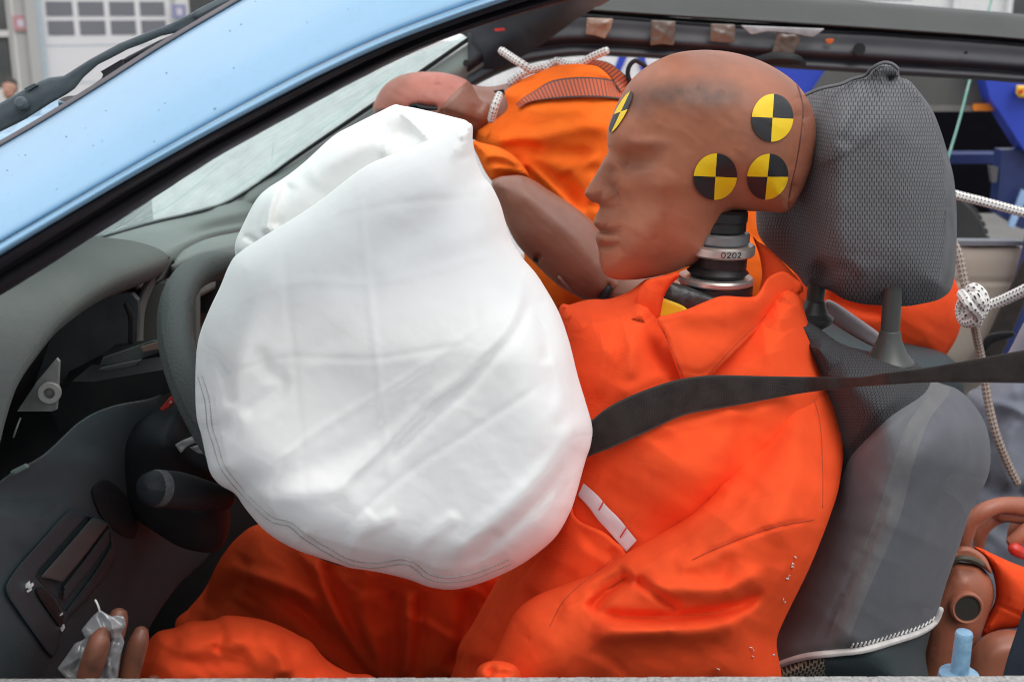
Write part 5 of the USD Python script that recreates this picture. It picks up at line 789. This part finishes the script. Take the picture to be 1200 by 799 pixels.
obj('shorts', inflate([(1140, 640), (1152, 643), (1164, 649), (1200, 664), (1260, 680), (1260, 760), (1200, 737), (1188, 736), (1170, 738), (1146, 747), (1150, 738), (1155, 726), (1165, 706), (1167, 690), (1163, 670), (1154, 654)], .12, .05, 24, 2.6, folds=[('R', [(1152, 648), (1166, 668), (1170, 692), (1166, 712), (1156, 736)], -.003, 1.5), ('r', [(1165, 706), (1185, 715), (1205, 724)], -.004, 2)], wr=(.003, 30, 8)).mesh, ORANGE, rear, True)
obj('thigh', inflate([(1126, 800), (1134, 772), (1142, 756), (1156, 743), (1172, 738), (1190, 738), (1230, 748), (1240, 840), (1120, 840)], .06, .05, 26, 2.6).mesh, SKIN, rear, True)
hp = [tube([(1225, 600, .26), (1195, 593, .25), (1172, 592, .24), (1152, 599, .235), (1139, 611, .235), (1133, 628, .238), (1131, 642, .24)], [.017, .0125, .0105, .0108, .0092, .0086, .0070], 16), tube([(1225, 606, .28), (1195, 602, .27), (1174, 604, .265), (1158, 612, .262), (1150, 624, .262), (1147, 640, .265)], [.016, .0115, .0098, .0100, .0088, .0070], 16),
      tube([(1218, 606, .31), (1200, 610, .315), (1190, 620, .315), (1186, 634, .32)], [.014, .011, .0090, .0076], 14), tube([(1222, 614, .24), (1205, 622, .225), (1194, 630, .222), (1187, 634, .222)], [.014, .0115, .0100, .0085], 14), tube([(1290, 590, .27), (1240, 598, .265), (1196, 602, .26), (1172, 602, .255)], [.028, .026, .0165, .011], 18, flat=.8)]
obj('hand', join(*hp), SKIN, rear)
obj('red_handle', tube([(1189, 643, .21), (1200, 648, .22), (1240, 657, .24)], .0085, 14), RED, None, True, 'small red grip held by the hand of the rear seat dummy', 'grip')
obj('dark_strap', ribbon([(1206, 690), (1194, 730), (1178, 780), (1168, 830)], [(1232, 700), (1220, 740), (1206, 790), (1196, 830)], lambda u, v: -.12 + 0 * u, 30, .002), mat('navy_webbing', (.022, .030, .045), .6, bump=.3), None, True, 'dark strap slanting down by the rear door behind the blue lock knob', 'strap')

# ================================================================== truck parked beyond the car
trk = thing('parked_truck', 'blue truck with a white box body parked close behind the wrecked car', 'truck')
bx_ = obj('box_body', slab([(205, 50), (790, 46), (790, 330), (205, 330)], 2.62, 1.6), TRUCKWHITE, trk)
obj('cab_front', slab([(80, 134), (204.5, 132), (204.5, 340), (70, 340)], 2.622, 1.2), TRUCKWHITE, trk)
for pg in ([(719, 84), (730, 55), (740, 55), (726, 86)], [(744, 55), (752, 55), (760, 84), (752, 84)]): obj('blue_lettering', slab(pg, 2.612, .008), TRUCKBLUE, bx_)
obj('cab_side', slab([(880, 40), (1000, 40), (985, 92), (950, 112), (930, 140), (880, 140)], 2.5, 1.2), TRUCKBLUE, trk)
obj('cab_line', tube([(975, 92, 2.49), (958, 106, 2.49), (945, 118, 2.49)], .004, 6), mat('pale_blue_edge', (.12, .18, .6), .4), trk)
obj('side_sheet', slab([(985, 60), (1152, 60), (1172, 131), (930, 131), (950, 112)], 2.47, .03), TRUCKGREY, trk)
obj('sheet_edge', slab([(1060, 124), (1170, 124), (1173, 131), (1060, 131)], 2.455, .012), mat('dusty_edge', (.16, .155, .14), .7), trk)
obj('underbody', slab([(880, 131), (1300, 131), (1300, 250), (880, 250)], 3.0, .4), TRUCKBLK, trk)
obj('chassis_beam', slab([(900, 181), (1176, 181), (1176, 192), (900, 193)], 2.7, .1), NAVY, trk)
obj('blue_brace', slab([(1146, 60), (1240, 60), (1240, 200), (1200, 176), (1172, 132), (1160, 115)], 2.40, .08), TRUCKBLUE, trk)
obj('blue_leg', slab([(1174, 176), (1240, 176), (1240, 272), (1196, 268), (1168, 250)], 2.43, .06), NAVY, trk)
obj('pale_strap', slab([(1198, 222), (1206, 226), (1188, 268), (1182, 264)], 2.39, .01), mat('pale_blue_strap', (.30, .45, .68), .5), trk)
obj('leg_rib', slab([(1160, 194), (1170, 196), (1168, 214), (1163, 214)], 2.42, .02), mat('grey_rib', (.09, .09, .095), .6), trk)
obj('reflector', slab([(1142, 122), (1167, 121.5), (1167, 130), (1142, 130)], 2.44, .015), AMBER, trk)
mk = obj('marker_lamp', inflate([(1191, 100), (1215, 100), (1215, 115), (1194, 115), (1190, 110)], 2.38, .02, 4, 2, corner=True).mesh, AMBERL, trk, True)
obj('lamp_screw', slab([(1193, 107), (1199, 105), (1199, 110), (1195, 110)], 2.36, .004), RED, mk)
wcen = P(1052, 300, 2.5); wh = obj('wheel', lathe([(.12, .12), (.19, .13), (.235, .125), (.245, .11), (.248, 0), (.245, -.11), (.235, -.125), (.12, -.12), (.12, .12)], wcen, (0, 1, 0), 64), TYRE, trk)
trd = []
for k in range(64):
    a = k * 2 * math.pi / 64; b_ = box((0, 0, .249), (.014, .20, .012)); b_.apply_transform(trimesh.transformations.rotation_matrix(a, [0, 1, 0])); b_.apply_translation(wcen); trd.append(b_)
obj('tyre_tread', join(*trd), TYRE, wh, False, kind='stuff'); obj('wheel_rim', lathe([(0, .06), (.11, .07), (.125, .10), (.125, -.02), (0, -.02)], wcen, (0, -1, 0), 40), TRUCKGREY, wh)
tw_ = thing('twine', 'thin teal and white twine hanging in front of the truck by the headrest', 'twine')
obj('twine_strand', tube([(1172, -40, 1.6), (1159, 10, 1.6), (1146, 60, 1.6), (1136, 96, 1.6), (1124, 142, 1.6), (1111, 186, 1.6), (1100, 230, 1.6)], .0030, 8), TWINE, tw_)

# ================================================================== buildings and a bystander
FA, FN = P(50, 88, 19.0), None
fdir = np.array([math.cos(math.radians(30)), math.sin(math.radians(30)), 0]); fn = np.array([fdir[1], -fdir[0], 0])
def PF(u, v, off=0.0):
    d = ray(u, v); return CAM + d * ((fn @ (FA + fn * off - CAM)) / (d @ fn))[..., None]
def sz(u, v): p = PF(np.array(float(u)), np.array(float(v))); return (p - FA) @ fdir, p[2]
def fbox(s0, s1, z0, z1, front, back):
    m = trimesh.creation.box((s1 - s0, front - back, z1 - z0)); R = np.eye(4); R[:3, 0] = fdir; R[:3, 1] = fn; R[:3, 2] = [0, 0, 1]
    m.apply_transform(R); m.apply_translation(FA + fdir * (s0 + s1) / 2 + fn * (front + back) / 2 - [0, 0, FA[2]] + [0, 0, (z0 + z1) / 2]); return m
gar = thing('garage_building', 'pale garage building with a white sectional door behind the blue windscreen pillar', 'building')
sd0, sd1 = sz(54, 60)[0], sz(203, 20)[0]; zt = 5.4
obj('wall', fbox(sz(20, 50)[0], sd0 - .12, 0, 6.5, .0, -.3), WALLG, gar); obj('wall', fbox(sd1 + .05, sd1 + 16, 0, 6.5, .0, -.3), WALL, gar); obj('wall', fbox(-7, sz(20, 50)[0] - .002, 3.2, 6.5, .0, -.3), WALL, gar); obj('wall', fbox(-7, sz(20, 50)[0] - .002, 0, .5, .0, -.3), WALL, gar)
obj('wall', fbox(sd0 - .118, sd1 + .048, zt, 6.5, 0, -.3), WALL, gar)
obj('door_jamb', fbox(sd0 - .115, sd0, 0, zt, .02, -.25), JAMB, gar); obj('pilaster', fbox(sz(33, 60)[0], sd0 - .122, 0, 6.5, .12, .001), WALLG, gar)
gd = obj('garage_door', fbox(sd0, sd1, 0, zt, -.16, -.24), DOORW, gar)
z_r = [sz(100, 3.5)[1], sz(100, 17.5)[1], sz(100, 26)[1], sz(100, 43.5)[1]]; ph_ = z_r[0] - z_r[1]; pitch_ = z_r[0] - z_r[2]
for r in range(-2, 2):
    z1 = z_r[0] - r * pitch_; z0 = z1 - ph_ * 1.0
    for c in range(4):
        w = (sd1 - sd0 - .1) / 4; s0 = sd0 + .09 + c * w; obj('pane', fbox(s0, s0 + w - .09, z0 - .02, z1 + .02, -.15, -.17), PANE, gd)
for z in (z_r[3] - .14, z_r[3] - .75, z_r[3] - 1.4): obj('door_groove', fbox(sd0 + .01, sd1 - .01, z - .012, z + .012, -.157, -.17), JAMB, gd)
w0 = sz(14, 30)[0]
win = obj('window', fbox(-6, w0, .5, 3.2, -.10, -.16), DARKWIN, gar); obj('window_frame', fbox(-6, w0, sz(10, 42)[1] - .02, sz(10, 36)[1], -.06, -.11), WALL, win); obj('window_frame', fbox(w0 - .06, w0 + .0, .5, 3.2, -.055, -.11), WALLG, win)
obj('wall', fbox(w0 + .002, sz(20, 50)[0] - .004, .5, 3.2, 0, -.3), WALL, gar)
sx, szz = sz(24, 27.5); sg = obj('house_sign', fbox(sx - .11, sx + .11, szz - .12, szz + .12, .03, .002), SIGNRED, gar); obj('sign_face', fbox(sx - .05, sx + .05, szz - .06, szz + .06, .035, .031), SIGNPALE, sg)
sx, szz = sz(209.5, 14); sg = obj('house_sign', fbox(sx - .12, sx + .12, szz - .12, szz + .12, .03, .002), SIGNBLUE, gar); obj('sign_face', fbox(sx - .045, sx + .045, szz - .06, szz + .06, .035, .031), SIGNPALE, sg)
sx, szz = sz(222, 14.5); obj('vent_recess', fbox(sx, sx + 1.6, szz - .3, szz + .42, .01, .002), DARKWIN, gar)
bld = thing('white_building', 'bright white building with boarded front seen above the far roof rail', 'building')
obj('wall', box((9.5, 16.2, 3.5), (14, .4, 7)), mat('white_render', (.78, .77, .76), .85), bld)
z0_ = P(1000, 8, 16)[2]
for k in range(7): obj('cladding_board', box((P(985, 0, 16)[0] - 2.2, 15.97, z0_ + .13 * k - .1), (6.4, .05, .10)), mat('white_board', (.74, .74, .74), .6), bld)
obj('post', box((P(1121, 8, 15.9)[0], 15.93, 3.2), (.08, .1, 6.4)), LOOK['white_board'], bld)
pw = P(1196, 6, 15.9); wn_ = obj('window', box((pw[0] + .25, 15.97, pw[2] + .5), (.7, .08, 1.25)), DARKWIN, bld); obj('window_frame', box((pw[0] - .14, 15.95, pw[2] + .5), (.06, .12, 1.35)), LOOK['white_board'], wn_)
# bystander, seated low far behind on the left
hc = P(11, 104, 13.5); per = thing('person', 'person in a dark coat with short dark hair far off below the garage window', 'person')
import manifold3d as mf
def hull(*sp):
    return mf.Manifold.batch_hull([mf.Manifold.sphere(r, 20).translate(list(map(float, c))) for c, r in sp])
J = lambda x, y, z: hc + np.array([x, y, z])
bod = [((J(0, .02, .02), .085), (J(-.01, -.02, -.06), .062)), ((J(0, .03, -.12), .055), (J(0, .04, -.24), .07)), ((J(-.17, .05, -.26), .07), (J(.17, .05, -.26), .07)), ((J(0, .06, -.3), .15), (J(0, .08, -.75), .15)),
       ((J(-.2, .05, -.28), .06), (J(-.25, -.02, -.55), .05)), ((J(-.25, -.02, -.55), .05), (J(-.12, -.2, -.68), .04)), ((J(.2, .05, -.28), .06), (J(.25, -.02, -.55), .05)), ((J(.25, -.02, -.55), .05), (J(.12, -.2, -.68), .04)),
       ((J(-.1, .05, -.78), .09), (J(-.14, -.38, -.74), .07)), ((J(-.14, -.38, -.74), .065), (J(-.14, -.36, -1.02 if hc[2] > 1.05 else -hc[2] + .06), .05)), ((J(.1, .05, -.78), .09), (J(.14, -.38, -.74), .07)), ((J(.14, -.38, -.74), .065), (J(.14, -.36, -1.02 if hc[2] > 1.05 else -hc[2] + .06), .05))]
hm0 = hull(*bod[0]) + mf.Manifold.sphere(.016, 12).translate(list(map(float, J(0, -.09, -.02)))) + hull(*bod[1])
obj('head', hm0.refine_to_length(.03), FACE, per, True)
body = hull(*bod[2])
for b_ in bod[3:]: body = body + hull(*b_)
obj('coat', body.refine_to_length(.05), COAT, per, True)
hair = hull((J(0, .035, .045), .085), (J(0, .05, .0), .08)); obj('hair', hair, HAIR, per, True)
